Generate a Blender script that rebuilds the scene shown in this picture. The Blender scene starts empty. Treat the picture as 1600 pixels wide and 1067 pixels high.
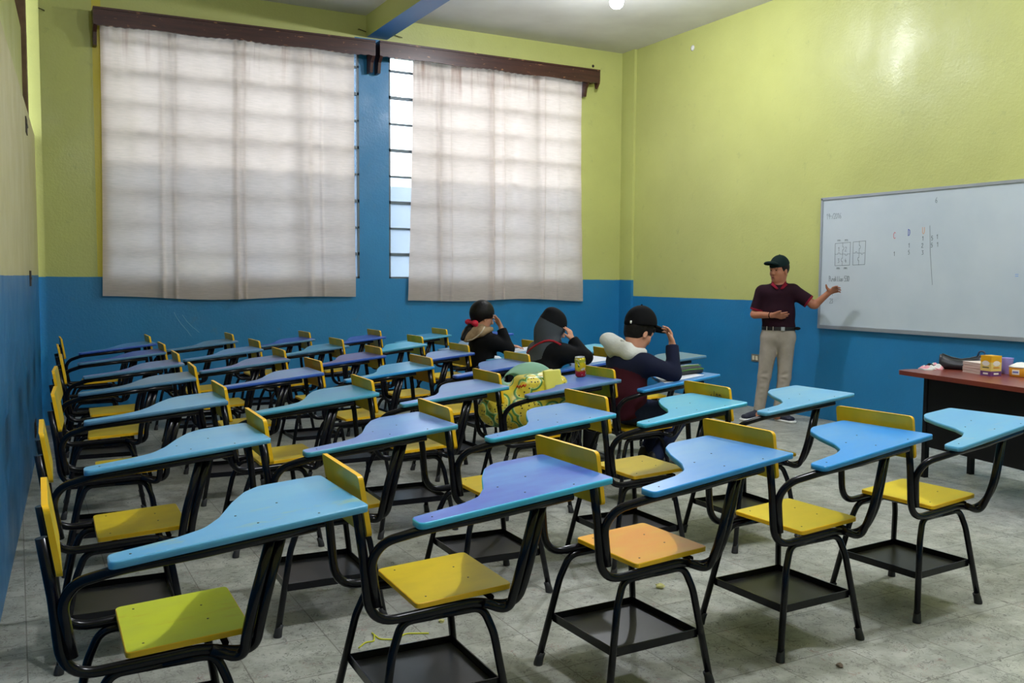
import bpy, bmesh, math, random
import numpy as np
from mathutils import Vector, Matrix
random.seed(7)
PI = math.pi
scn = bpy.context.scene
COL = scn.collection
R = math.radians

# ------------------------------------------------------------------ helpers
def link(o, parent=None):
    COL.objects.link(o)
    if parent is not None:
        o.parent = parent
    return o

def tag(o, label=None, cat=None, group=None, kind=None):
    if label: o['label'] = label
    if cat: o['category'] = cat
    if group: o['group'] = group
    if kind: o['kind'] = kind
    return o

def empty(name, loc=(0, 0, 0), rz=0.0, label=None, cat=None, group=None):
    o = bpy.data.objects.new(name, None)
    o.empty_display_size = 0.1
    link(o)
    o.location = loc
    o.rotation_euler = (0, 0, rz)
    return tag(o, label, cat, group)

def mesh_from(name, verts, faces, mats=(), midx=None, smooth=False):
    me = bpy.data.meshes.new(name)
    me.from_pydata([tuple(v) for v in verts], [], [tuple(f) for f in faces])
    for m in mats:
        me.materials.append(m)
    if midx is not None:
        me.polygons.foreach_set('material_index', midx)
    if smooth:
        me.polygons.foreach_set('use_smooth', [True] * len(me.polygons))
    me.update()
    return me

def obj(name, me, parent=None, loc=None, rot=None):
    o = bpy.data.objects.new(name, me)
    link(o, parent)
    if loc is not None: o.location = loc
    if rot is not None: o.rotation_euler = rot
    return o

class MB:
    """collects shapes into one mesh"""
    def __init__(s):
        s.v = []; s.f = []; s.m = []; s.sm = []
    def add(s, v, f, mi=0, smooth=False):
        b = len(s.v)
        s.v += [tuple(p) for p in v]
        for q in f:
            s.f.append(tuple(i + b for i in q)); s.m.append(mi); s.sm.append(smooth)
        return s
    def box(s, lo, hi, mi=0, rz=0, c=None):
        x0, y0, z0 = lo; x1, y1, z1 = hi
        v = [(x0,y0,z0),(x1,y0,z0),(x1,y1,z0),(x0,y1,z0),(x0,y0,z1),(x1,y0,z1),(x1,y1,z1),(x0,y1,z1)]
        if rz:
            cx, cy = c if c else ((x0+x1)/2, (y0+y1)/2)
            ca, sa = math.cos(rz), math.sin(rz)
            v = [(cx+ca*(a-cx)-sa*(b-cy), cy+sa*(a-cx)+ca*(b-cy), z) for a, b, z in v]
        return s.add(v, [(0,3,2,1),(4,5,6,7),(0,1,5,4),(1,2,6,5),(2,3,7,6),(3,0,4,7)], mi)
    def prism(s, poly, z0, z1, mi=0, mi_side=None, smooth_side=False):
        """poly: ccw list (x,y); z0/z1: number or function(x,y)"""
        n = len(poly)
        g0 = z0 if callable(z0) else (lambda x, y: z0)
        g1 = z1 if callable(z1) else (lambda x, y: z1)
        v = [(x, y, g0(x, y)) for x, y in poly] + [(x, y, g1(x, y)) for x, y in poly]
        s.add(v, [tuple(range(n, 2*n)), tuple(range(n-1, -1, -1))], mi)
        s.add(v, [(i, (i+1) % n, n+(i+1) % n, n+i) for i in range(n)], mi if mi_side is None else mi_side, smooth_side)
        return s
    def tube(s, pts, r, seg=10, mi=0, caps=True):
        P = [Vector(p) for p in pts]
        n = len(P)
        rr = r if isinstance(r, (list, tuple)) else [r]*n
        T = []
        for i in range(n):
            a = P[max(i-1, 0)]; b = P[min(i+1, n-1)]
            T.append((b-a).normalized())
        up = Vector((0, 0, 1)) if abs(T[0].z) < 0.9 else Vector((1, 0, 0))
        N = (up - T[0]*up.dot(T[0])).normalized()
        v = []
        for i in range(n):
            N = (N - T[i]*N.dot(T[i])).normalized()
            B = T[i].cross(N)
            for k in range(seg):
                a = 2*PI*k/seg
                v.append(P[i] + (N*math.cos(a) + B*math.sin(a))*rr[i])
        f = []
        for i in range(n-1):
            for k in range(seg):
                k2 = (k+1) % seg
                f.append((i*seg+k, i*seg+k2, (i+1)*seg+k2, (i+1)*seg+k))
        s.add(v, f, mi, True)
        if caps:
            s.add(v, [tuple(range(seg-1, -1, -1)), tuple(range((n-1)*seg, n*seg))], mi)
        return s
    def lathe(s, prof, seg=24, c=(0, 0, 0), mi=0):
        """prof: list (r,z)"""
        v = []
        for r, z in prof:
            for k in range(seg):
                a = 2*PI*k/seg
                v.append((c[0]+r*math.cos(a), c[1]+r*math.sin(a), c[2]+z))
        f = []
        for i in range(len(prof)-1):
            for k in range(seg):
                k2 = (k+1) % seg
                f.append((i*seg+k, i*seg+k2, (i+1)*seg+k2, (i+1)*seg+k))
        s.add(v, f, mi, True)
        s.add(v, [tuple(range(seg-1, -1, -1)), tuple(range((len(prof)-1)*seg, len(prof)*seg))], mi)
        return s
    def mesh(s, name, mats):
        me = mesh_from(name, s.v, s.f, mats, s.m)
        me.polygons.foreach_set('use_smooth', s.sm)
        bm = bmesh.new(); bm.from_mesh(me)
        bmesh.ops.remove_doubles(bm, verts=bm.verts, dist=1e-5)
        bmesh.ops.recalc_face_normals(bm, faces=bm.faces)
        bm.to_mesh(me); bm.free()
        return me
    def build(s, name, mats, parent=None, loc=None, rot=None):
        if not isinstance(mats, (list, tuple)): mats = [mats]
        return obj(name, s.mesh(name, mats), parent, loc, rot)

def fillet(pts, rad, n=6):
    """round the interior corners of a polyline; rad: number or list"""
    P = [Vector(p) for p in pts]
    out = [P[0]]
    for i in range(1, len(P)-1):
        r = rad[i-1] if isinstance(rad, (list, tuple)) else rad
        a, b, c = P[i-1], P[i], P[i+1]
        u = (a-b); w = (c-b)
        lu, lw = u.length, w.length
        u.normalize(); w.normalize()
        ang = u.angle(w)
        if ang > PI-0.02:
            out.append(b); continue
        t = min(r/math.tan(ang/2), lu*0.49, lw*0.49)
        s = b + u*t; e = b + w*t
        for k in range(n+1):
            q = k/n
            out.append(s*(1-q)**2 + b*2*q*(1-q) + e*q*q)
    out.append(P[-1])
    return out

def round_poly(pts, rad, n=5):
    P = [Vector((p[0], p[1], 0)) for p in pts]
    out = []
    m = len(P)
    for i in range(m):
        r = rad[i] if isinstance(rad, (list, tuple)) else rad
        a, b, c = P[i-1], P[i], P[(i+1) % m]
        if r <= 0:
            out.append((b.x, b.y)); continue
        u = a-b; w = c-b; lu, lw = u.length, w.length
        u.normalize(); w.normalize(); ang = u.angle(w)
        t = min(r/math.tan(ang/2), lu*0.49, lw*0.49)
        s = b+u*t; e = b+w*t
        for k in range(n+1):
            q = k/n
            v = s*(1-q)**2 + b*2*q*(1-q) + e*q*q
            out.append((v.x, v.y))
    return out

# ------------------------------------------------------------------ materials
def srgb(r, g, b):
    f = lambda c: (c/255/12.92) if c/255 <= 0.04045 else ((c/255+0.055)/1.055)**2.4
    return (f(r), f(g), f(b), 1)

def new_mat(name):
    m = bpy.data.materials.new(name)
    m.use_nodes = True
    nt = m.node_tree
    for n in list(nt.nodes): nt.nodes.remove(n)
    out = nt.nodes.new('ShaderNodeOutputMaterial')
    bs = nt.nodes.new('ShaderNodeBsdfPrincipled')
    nt.links.new(bs.outputs[0], out.inputs[0])
    return m, nt, bs, out

def nd(nt, t, **kw):
    n = nt.nodes.new(t)
    for k, v in kw.items():
        if k.startswith('i_'):
            n.inputs[k[2:].replace('_', ' ')].default_value = v
        else:
            setattr(n, k, v)
    return n

def coords(nt, kind='Object'):
    t = nt.nodes.new('ShaderNodeTexCoord')
    return t.outputs[kind]

def noise(nt, vec, scale, detail=4, rough=0.55, out='Fac'):
    n = nt.nodes.new('ShaderNodeTexNoise')
    n.inputs['Scale'].default_value = scale
    n.inputs['Detail'].default_value = detail
    n.inputs['Roughness'].default_value = rough
    nt.links.new(vec, n.inputs['Vector'])
    return n.outputs[out]

def ramp(nt, fac, stops):
    r = nt.nodes.new('ShaderNodeValToRGB')
    el = r.color_ramp.elements
    while len(el) > 1: el.remove(el[-1])
    el[0].position = stops[0][0]
    for p, c in stops[1:]: el.new(p)
    for i, (p, c) in enumerate(stops):
        el[i].color = c if isinstance(c, tuple) else (c, c, c, 1)
    nt.links.new(fac, r.inputs[0])
    return r.outputs[0]

def mix(nt, fac, a, b, mode='MIX'):
    m = nt.nodes.new('ShaderNodeMix')
    m.data_type = 'RGBA'; m.blend_type = mode
    if isinstance(fac, (int, float)): m.inputs[0].default_value = fac
    else: nt.links.new(fac, m.inputs[0])
    for i, c in ((6, a), (7, b)):
        if isinstance(c, tuple): m.inputs[i].default_value = c
        else: nt.links.new(c, m.inputs[i])
    return m.outputs[2]

def math_(nt, op, a, b=None, clamp=False):
    m = nt.nodes.new('ShaderNodeMath'); m.operation = op; m.use_clamp = clamp
    for i, c in ((0, a), (1, b)):
        if c is None: continue
        if isinstance(c, (int, float)): m.inputs[i].default_value = c
        else: nt.links.new(c, m.inputs[i])
    return m.outputs[0]

def bump(nt, bs, h, strength, dist=0.01):
    b = nt.nodes.new('ShaderNodeBump')
    b.inputs['Strength'].default_value = strength
    b.inputs['Distance'].default_value = dist
    nt.links.new(h, b.inputs['Height'])
    nt.links.new(b.outputs[0], bs.inputs['Normal'])

def simple(name, c, rough=0.5, metal=0.0, c2=None, nscale=6.0, bmp=0.0, bscale=60, spec=0.5):
    m, nt, bs, out = new_mat(name)
    v = coords(nt)
    if c2:
        col = mix(nt, ramp(nt, noise(nt, v, nscale), [(0.35, 0.0), (0.65, 1.0)]), c, c2)
        nt.links.new(col, bs.inputs['Base Color'])
    else:
        bs.inputs['Base Color'].default_value = c
    bs.inputs['Roughness'].default_value = rough
    bs.inputs['Metallic'].default_value = metal
    bs.inputs['Specular IOR Level'].default_value = spec if rough < 0.8 else 0.15
    if bmp: bump(nt, bs, noise(nt, v, bscale), bmp, 0.004)
    return m

YEL = srgb(191, 194, 116)
BLU = srgb(32, 124, 178)

def wall_mat(name, split, kind='plain', yel=YEL, blu=BLU):
    """painted plaster: yellow-green above, blue below a painted line"""
    m, nt, bs, out = new_mat(name)
    v = coords(nt)
    sx = nt.nodes.new('ShaderNodeSeparateXYZ'); nt.links.new(v, sx.inputs[0])
    X, Y, Z = sx.outputs
    wob = math_(nt, 'MULTIPLY', math_(nt, 'SUBTRACT', noise(nt, v, 2.5, 2), 0.5), 0.012)
    zz = math_(nt, 'ADD', Z, wob)
    ngr = noise(nt, v, 0.9, 5, 0.6)
    big = ramp(nt, ngr, [(0.3, 0.0), (0.7, 1.0)])
    y2 = tuple(c*0.86 for c in yel[:3])+(1,)
    b2 = tuple(c*0.80 for c in blu[:3])+(1,)
    cy = mix(nt, big, yel, y2)
    cb = mix(nt, big, blu, b2)
    fac = math_(nt, 'LESS_THAN', zz, split)
    if kind == 'back':
        # blue pier between the windows, a strong yellow stripe beside the first window
        inp = math_(nt, 'MULTIPLY', math_(nt, 'GREATER_THAN', X, 3.30), math_(nt, 'LESS_THAN', X, 3.73))
        inp = math_(nt, 'MULTIPLY', inp, math_(nt, 'LESS_THAN', Z, 3.94))
        fac = math_(nt, 'MAXIMUM', fac, inp)
        st = math_(nt, 'MULTIPLY', math_(nt, 'GREATER_THAN', X, 0.70), math_(nt, 'LESS_THAN', X, 0.78))
        cy = mix(nt, st, cy, srgb(205, 190, 62))
    # scuffs and dirt
    dirt = ramp(nt, noise(nt, v, 7, 8, 0.7), [(0.60, 0.0), (0.80, 0.35)])
    col = mix(nt, fac, cy, cb)
    col = mix(nt, dirt, col, srgb(95, 110, 85))
    nt.links.new(col, bs.inputs['Base Color'])
    bs.inputs['Roughness'].default_value = 0.42
    rr = ramp(nt, noise(nt, v, 3, 5), [(0.3, 0.32), (0.7, 0.52)])
    nt.links.new(rr, bs.inputs['Roughness'])
    h = math_(nt, 'ADD', noise(nt, v, 45, 4), math_(nt, 'MULTIPLY', noise(nt, v, 6, 3), 1.2))
    bump(nt, bs, h, 0.35, 0.006)
    return m

M = {}
M['wall_back'] = wall_mat('wall_back_paint', 1.33, 'back')
M['wall_right'] = wall_mat('wall_right_paint', 1.128)
M['wall_left'] = wall_mat('partition_paint', 1.342, yel=srgb(192, 184, 126), blu=srgb(30, 108, 160))
M['wall_left_up'] = wall_mat('wall_left_upper_paint', -5)
M['pilaster'] = wall_mat('pilaster_paint', 1.33)
M['beam_y'] = simple('beam_yellow', YEL, 0.4)
M['beam_b'] = simple('beam_blue', srgb(50, 120, 190), 0.35)
M['ceiling'] = simple('ceiling_plaster', srgb(226, 224, 220), 0.8, c2=srgb(212, 209, 204), nscale=1.2, bmp=0.15)

def floor_mat():
    m, nt, bs, out = new_mat('floor_marbled_tiles')
    v = coords(nt)
    br = nt.nodes.new('ShaderNodeTexBrick')
    br.offset = 0.0
    br.inputs['Scale'].default_value = 1.0
    br.inputs['Mortar Size'].default_value = 0.0022
    br.inputs['Mortar Smooth'].default_value = 0.1
    br.inputs['Brick Width'].default_value = 0.33
    br.inputs['Row Height'].default_value = 0.33
    br.inputs['Color1'].default_value = srgb(186, 188, 178)
    br.inputs['Color2'].default_value = srgb(174, 176, 168)
    br.inputs['Mortar'].default_value = srgb(112, 110, 102)
    nt.links.new(v, br.inputs['Vector'])
    cloud = noise(nt, v, 7, 6, 0.7)
    col = mix(nt, ramp(nt, cloud, [(0.40, 0.0), (0.62, 0.7)]), br.outputs[0], srgb(122, 126, 114))
    def squig(scale, thin, mscale, m0, m1, amt):
        n1 = nt.nodes.new('ShaderNodeTexNoise'); n1.inputs['Scale'].default_value = scale; n1.inputs['Detail'].default_value = 2; n1.inputs['Distortion'].default_value = 1.6
        nt.links.new(v, n1.inputs['Vector'])
        a = math_(nt, 'ABSOLUTE', math_(nt, 'SUBTRACT', n1.outputs['Fac'], 0.5))
        ln = ramp(nt, a, [(0.0, 1.0), (thin, 0.0)])
        mk = ramp(nt, noise(nt, v, mscale, 2, 0.5), [(m0, 0.0), (m1, amt)])
        return math_(nt, 'MULTIPLY', ln, mk)
    col = mix(nt, squig(16, 0.020, 22, 0.44, 0.54, 0.95), col, srgb(62, 62, 58))
    col = mix(nt, squig(28, 0.028, 13, 0.46, 0.56, 0.8), col, srgb(84, 84, 78))
    col = mix(nt, squig(19, 0.020, 9, 0.58, 0.64, 0.7), col, srgb(142, 84, 80))
    dirt = ramp(nt, noise(nt, v, 0.9, 4), [(0.35, 0.0), (0.7, 0.35)])
    col = mix(nt, dirt, col, srgb(120, 114, 102))
    nt.links.new(col, bs.inputs['Base Color'])
    nt.links.new(ramp(nt, noise(nt, v, 4, 4), [(0.3, 0.38), (0.7, 0.6)]), bs.inputs['Roughness'])
    bump(nt, bs, br.outputs['Fac'], -0.25, 0.003)
    return m
M['floor'] = floor_mat()

def paint(name, c1, c2=None, stain=None, rough=0.3, st_amt=0.5, scale=3.5):
    m, nt, bs, out = new_mat(name)
    v = coords(nt)
    c2 = c2 or tuple(c*0.85 for c in c1[:3])+(1,)
    w = nt.nodes.new('ShaderNodeMapping'); nt.links.new(v, w.inputs[0])
    w.inputs['Scale'].default_value = (1, 2.2, 1)
    col = mix(nt, ramp(nt, noise(nt, w.outputs[0], scale, 4), [(0.36, 0.0), (0.64, 1.0)]), c1, c2)
    if stain:
        col = mix(nt, ramp(nt, noise(nt, w.outputs[0], 5.3, 5, 0.6), [(0.56, 0.0), (0.70, st_amt)]), col, stain)
    nt.links.new(col, bs.inputs['Base Color'])
    bs.inputs['Roughness'].default_value = rough+0.02
    bs.inputs['Specular IOR Level'].default_value = 0.32
    return m

M['tube'] = simple('black_enamel', srgb(12, 12, 20), 0.2, c2=srgb(14, 14, 24), nscale=5, spec=0.3)
M['rubber'] = simple('foot_rubber', srgb(34, 34, 38), 0.6)
M['shelf'] = simple('shelf_sheet_metal', srgb(34, 34, 36), 0.32, c2=srgb(46, 46, 48), nscale=4, bmp=0.05, bscale=20, spec=0.4)
M['bolt'] = simple('bolt_head', srgb(70, 70, 66), 0.5, metal=0.3)
M['yel_edge'] = simple('board_edge_yellow', srgb(244, 190, 20), 0.4)
M['seat_y'] = paint('seat_yellow', srgb(218, 190, 24), srgb(202, 176, 28), rough=0.46)
M['seat_y2'] = paint('seat_yellow_bright', srgb(214, 188, 24), srgb(202, 180, 30), rough=0.46)
M['seat_green'] = paint('seat_yellow_green', srgb(200, 210, 50), srgb(190, 200, 66), srgb(190, 160, 40), rough=0.46)
M['seat_orange'] = paint('seat_orange', srgb(228, 150, 2), srgb(224, 166, 10), rough=0.46)
M['back_y'] = paint('backrest_yellow', srgb(198, 168, 22), srgb(176, 158, 36), rough=0.36)
M['back_o'] = paint('backrest_ochre', srgb(190, 134, 24), srgb(172, 140, 40), rough=0.36)
M['back_g'] = paint('backrest_green_yellow', srgb(150, 170, 40), srgb(190, 180, 30), srgb(70, 140, 60), rough=0.36)
TAB = {
 'sky': (srgb(98, 173, 226), srgb(122, 183, 224)),
 'stain': (srgb(94, 169, 222), srgb(114, 181, 222)),
 'purple': (srgb(70, 97, 192), srgb(82, 137, 206)),
 'blue': (srgb(70, 137, 210), srgb(98, 153, 208)),
 'azure': (srgb(46, 145, 228), srgb(78, 155, 224)),
 'pale': (srgb(106, 175, 216), srgb(98, 167, 216)),
 'teal': (srgb(78, 163, 198), srgb(64, 147, 198)),
 'cyan': (srgb(70, 173, 218), srgb(94, 183, 216)),
 'peri': (srgb(106, 137, 208), srgb(118, 161, 216)),
 'lav': (srgb(114, 123, 190), srgb(98, 137, 194)),
 'indigo': (srgb(54, 81, 186), srgb(74, 107, 198)),
 'mauve': (srgb(102, 93, 160), srgb(94, 109, 178)),
 'steel': (srgb(90, 133, 170), srgb(110, 147, 180)),
 'grey': (srgb(106, 135, 156), srgb(94, 137, 168)),
}
TM = {}
for k, (a, b) in TAB.items():
    st = srgb(186, 196, 96) if k == 'stain' else (srgb(170, 180, 190) if k == 'pale' else None)
    TM[k] = paint('tabletop_'+k, a, b, st, rough=0.27)
EM = {}
for k, c in dict(sky=(92, 172, 220), cyan=(64, 186, 232), azure=(44, 150, 226), teal=(70, 160, 196), blue=(46, 92, 190), steel=(80, 130, 170)).items():
    EM[k] = simple('tabletop_edge_'+k, srgb(*c), 0.35)

M['wood_dark'] = None
def wood_dark():
    m, nt, bs, out = new_mat('varnished_dark_wood')
    v = coords(nt)
    w = nt.nodes.new('ShaderNodeMapping'); nt.links.new(v, w.inputs[0]); w.inputs['Scale'].default_value = (1.2, 14, 14)
    g = noise(nt, w.outputs[0], 3, 6, 0.6)
    col = mix(nt, ramp(nt, g, [(0.3, 0.0), (0.7, 1.0)]), srgb(52, 27, 24), srgb(76, 42, 35))
    w2 = nt.nodes.new('ShaderNodeMapping'); nt.links.new(v, w2.inputs[0]); w2.inputs['Scale'].default_value = (6, 1, 24)
    chip = ramp(nt, noise(nt, w2.outputs[0], 1.6, 4, 0.6), [(0.645, 0.0), (0.67, 0.85)])
    col = mix(nt, chip, col, srgb(168, 120, 84))
    nt.links.new(col, bs.inputs['Base Color'])
    bs.inputs['Roughness'].default_value = 0.3
    return m
M['wood_dark'] = wood_dark()
M['wood_brown'] = simple('rough_brown_wood', srgb(124, 98, 66), 0.7, c2=srgb(96, 72, 48), nscale=8)
M['steel_bar'] = simple('window_frame_steel', srgb(92, 104, 112), 0.5, metal=0.2)
M['iron'] = simple('rusty_iron', srgb(58, 48, 42), 0.7, metal=0.4)
M['alu'] = simple('aluminium', srgb(176, 182, 190), 0.35, metal=0.6)
M['board'] = simple('whiteboard_enamel', srgb(196, 206, 212), 0.16, c2=srgb(186, 198, 206), nscale=1.6)
M['skin_man'] = simple('skin_brown', srgb(172, 112, 82), 0.55, c2=srgb(160, 100, 74), nscale=14)
M['skin_boy'] = simple('skin_light_brown', srgb(206, 150, 124), 0.55, c2=srgb(198, 140, 114), nscale=14)
M['skin_girl'] = simple('skin_tan', srgb(200, 146, 118), 0.55, c2=srgb(190, 134, 108), nscale=14)
M['hair'] = simple('black_hair', srgb(13, 11, 11), 0.5, c2=srgb(20, 16, 15), nscale=40, bmp=0.5, bscale=90, spec=0.2)
M['black_cloth'] = simple('black_cotton', srgb(10, 10, 13), 0.85, bmp=0.3, bscale=160)
M['cap_green'] = simple('dark_green_cap_cloth', srgb(16, 34, 34), 0.8, bmp=0.2, bscale=160)
M['khaki'] = simple('khaki_twill', srgb(164, 154, 142), 0.85, c2=srgb(150, 141, 130), nscale=9, bmp=0.5, bscale=14)
M['jeans'] = simple('navy_denim', srgb(34, 42, 70), 0.85, bmp=0.3, bscale=60)
M['lens'] = simple('eye_dark', srgb(18, 12, 10), 0.2)
M['lips'] = simple('lips', srgb(136, 72, 62), 0.5)
M['paper'] = simple('white_paper', srgb(222, 226, 236), 0.8)

# ------------------------------------------------------------------ camera
CAM = dict(f=1435.3155532620303, yaw=0.49484463258835193, pitch=0.06902220962456061, roll=0.006694976687302846, h=1.345665517740661)
cd = bpy.data.cameras.new('camera')
cam = bpy.data.objects.new('camera', cd)
link(cam)
cd.sensor_fit = 'HORIZONTAL'; cd.sensor_width = 36.0
cd.lens = CAM['f']/1600*36
cd.clip_start = 0.05; cd.clip_end = 200
cy_, sy_ = math.cos(CAM['yaw']), math.sin(CAM['yaw'])
cp_, sp_ = math.cos(CAM['pitch']), math.sin(CAM['pitch'])
fwd = Vector((sy_*cp_, cy_*cp_, -sp_)); rgt = Vector((cy_, -sy_, 0)); upv = rgt.cross(fwd)
cr_, sr_ = math.cos(CAM['roll']), math.sin(CAM['roll'])
r2 = rgt*cr_ + upv*sr_; u2 = upv*cr_ - rgt*sr_
mw = Matrix(((r2.x, u2.x, -fwd.x, 0), (r2.y, u2.y, -fwd.y, 0), (r2.z, u2.z, -fwd.z, CAM['h']), (0, 0, 0, 1)))
cam.matrix_world = mw
scn.camera = cam

# ------------------------------------------------------------------ room
XR, YB, ZC, YF = 6.854, 9.75, 4.18, -1.4
def lwx(y): return -0.297 + 0.05214*y      # left partition face
def struct(name, mb, mats, parent=None):
    o = mb.build(name, mats, parent)
    if parent is None: o['kind'] = 'structure'
    return o
b = MB(); b.box((-1.0, YF-0.2, -0.2), (XR+0.2, YB+0.25, 0.0)); struct('floor', b, M['floor'])
b = MB(); b.box((-1.0, YF-0.2, ZC), (XR+0.2, YB+0.25, ZC+0.2)); struct('ceiling', b, M['ceiling'])
W1 = (0.79, 3.345, 1.33, 3.81); W2 = (3.69, 6.20, 1.33, 3.81)
b = MB()
y0, y1 = YB, YB+0.22
b.box((-0.4, y0, 0), (XR, y1, W1[2]))
b.box((-0.4, y0, W1[3]), (XR, y1, ZC))
b.box((-0.4, y0, W1[2]), (W1[0], y1, W1[3]))
b.box((W1[1], y0, W1[2]), (W2[0], y1, W1[3]))
b.box((W2[1], y0, W1[2]), (XR, y1, W1[3]))
struct('wall_back', b, M['wall_back'])
b = MB(); b.box((XR, YF, 0), (XR+0.2, YB+0.22, ZC)); struct('wall_right', b, M['wall_right'])
b = MB(); b.box((-1.0, YF-0.2, 0), (XR+0.2, YF, ZC)); struct('wall_front', b, M['wall_right'])
b = MB()
b.box((XR-0.035, 9.49, 0), (XR, YB, ZC))
struct('trim_1', b, M['pilaster'])
# left side: painted board partition, a set-back upper panel, timber head and post, corner column
b = MB()
ya, yb_ = YF, 9.12
b.prism([(lwx(ya), ya), (lwx(ya)-0.06, ya), (lwx(yb_)-0.06, yb_), (lwx(yb_), yb_)], 0, 2.555)
struct('wall_left', b, M['wall_left'])
b = MB()
b.prism([(lwx(ya)-0.062, ya), (lwx(ya)-0.10, ya), (lwx(8.62)-0.10, 8.62), (lwx(8.62)-0.062, 8.62)], 0, 3.35)
struct('wall_left_upper', b, M['wall_left_up'])
b = MB()
b.prism([(lwx(ya)-0.101, ya), (lwx(ya)-0.2, ya), (lwx(8.9)-0.2, 8.9), (lwx(8.9)-0.101, 8.9)], 0, ZC)
struct('trim_2', b, M['wood_brown'])
b = MB()
b.prism([(lwx(8.66)-0.03, 8.66), (lwx(8.66)-0.1, 8.66), (lwx(8.86)-0.1, 8.86), (lwx(8.86)-0.03, 8.86)], 0, ZC)
struct('trim_3', b, M['wood_brown'])
b = MB(); b.box((-0.4, 9.15, 0), (0.235, YB, ZC)); struct('trim_4', b, M['pilaster'])
# ceiling beam, yellow sides and blue underside
b = MB()
bx0, bx1, bz = 3.43, 3.67, 3.95
b.add([(bx0,YF,bz),(bx1,YF,bz),(bx1,YB,bz),(bx0,YB,bz)], [(0,3,2,1)], 1)
b.add([(bx0,YF,bz),(bx0,YB,bz),(bx0,YB,ZC),(bx0,YF,ZC)], [(0,1,2,3)], 0)
b.add([(bx1,YF,bz),(bx1,YB,bz),(bx1,YB,ZC),(bx1,YF,ZC)], [(0,3,2,1)], 1)
b.add([(bx0,YF,ZC),(bx1,YF,ZC),(bx1,YB,ZC),(bx0,YB,ZC)], [(0,1,2,3)], 0)
struct('trim_5', b, [M['beam_y'], M['beam_b']])

# windows: steel frames with horizontal bars and glass
def glass_mat(name='dusty_glass', tint=(0.93, 0.96, 0.98, 1), mixf=0.12):
    m, nt, bs, out = new_mat(name)
    nt.nodes.remove(bs)
    tr = nt.nodes.new('ShaderNodeBsdfTransparent'); tr.inputs[0].default_value = tint
    tl = nt.nodes.new('ShaderNodeBsdfTranslucent'); tl.inputs[0].default_value = (0.85, 0.9, 0.95, 1)
    gl = nt.nodes.new('ShaderNodeBsdfGlossy'); gl.inputs[1].default_value = 0.08
    m1 = nt.nodes.new('ShaderNodeMixShader'); m1.inputs[0].default_value = mixf
    m2 = nt.nodes.new('ShaderNodeMixShader'); m2.inputs[0].default_value = 0.05
    nt.links.new(tr.outputs[0], m1.inputs[1]); nt.links.new(tl.outputs[0], m1.inputs[2])
    nt.links.new(m1.outputs[0], m2.inputs[1]); nt.links.new(gl.outputs[0], m2.inputs[2])
    nt.links.new(m2.outputs[0], out.inputs[0])
    return m
M['glass'] = glass_mat()
M['glass_rib'] = glass_mat('ribbed_frosted_glass', (0.66, 0.72, 0.78, 1), 0.32)
def window(name, w, nv):
    x0, x1, z0, z1 = w
    b = MB(); yy = YB+0.022
    t = 0.02
    b.box((x0, yy-0.02, z0), (x0+t, yy+0.02, z1)); b.box((x1-t, yy-0.02, z0), (x1, yy+0.02, z1))
    b.box((x0, yy-0.02, z0), (x1, yy+0.02, z0+t)); b.box((x0, yy-0.02, z1-t), (x1, yy+0.02, z1))
    z = z0+0.27; k = 0
    while z < z1-0.05:
        tt = 0.016 if k % 2 == 0 else 0.010
        b.box((x0, yy-0.02, z-tt), (x1, yy+0.02, z+tt))
        z += 0.289; k += 1
    for i in range(1, nv):
        x = x0+(x1-x0)*i/nv
        b.box((x-0.018, yy-0.022, z0), (x+0.018, yy+0.022, z1))
    o = b.build(name, M['steel_bar']); o['kind'] = 'structure'
    zm = z0+0.27+0.289*3
    g = MB(); g.box((x0+0.01, yy+0.004, zm), (x1-0.01, yy+0.008, z1-0.01))
    g.build('pane', M['glass'], o)
    g = MB(); g.box((x0+0.01, yy+0.004, z0+0.01), (x1-0.01, yy+0.008, zm))
    g.build('pane', M['glass_rib'], o)['label'] = 'lower panes of ribbed bluish glass'
    return o
window('window_1', W1, 4); window('window_2', W2, 4)

# outside: a grey neighbouring building block and yard ground
b = MB()
b.box((-9, 14.0, -3), (2.4, 22, 5.2)); b.box((2.4, 15.0, -3), (14, 22, 2.9)); b.box((-8.5, 13.9, 5.2), (2.5, 22, 5.4))
o = b.build('building', simple('outside_render', srgb(96, 104, 112), 0.9, c2=srgb(84, 92, 100), nscale=1))
tag(o, 'grey neighbouring building seen dimly through the gap beside the right curtain', 'building')
b = MB(); b.box((-30, YB+0.25, -3.2), (40, 60, -3.0))
o = b.build('ground_outside', simple('outside_concrete', srgb(120, 120, 116), 0.9)); o['kind'] = 'structure'

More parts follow.
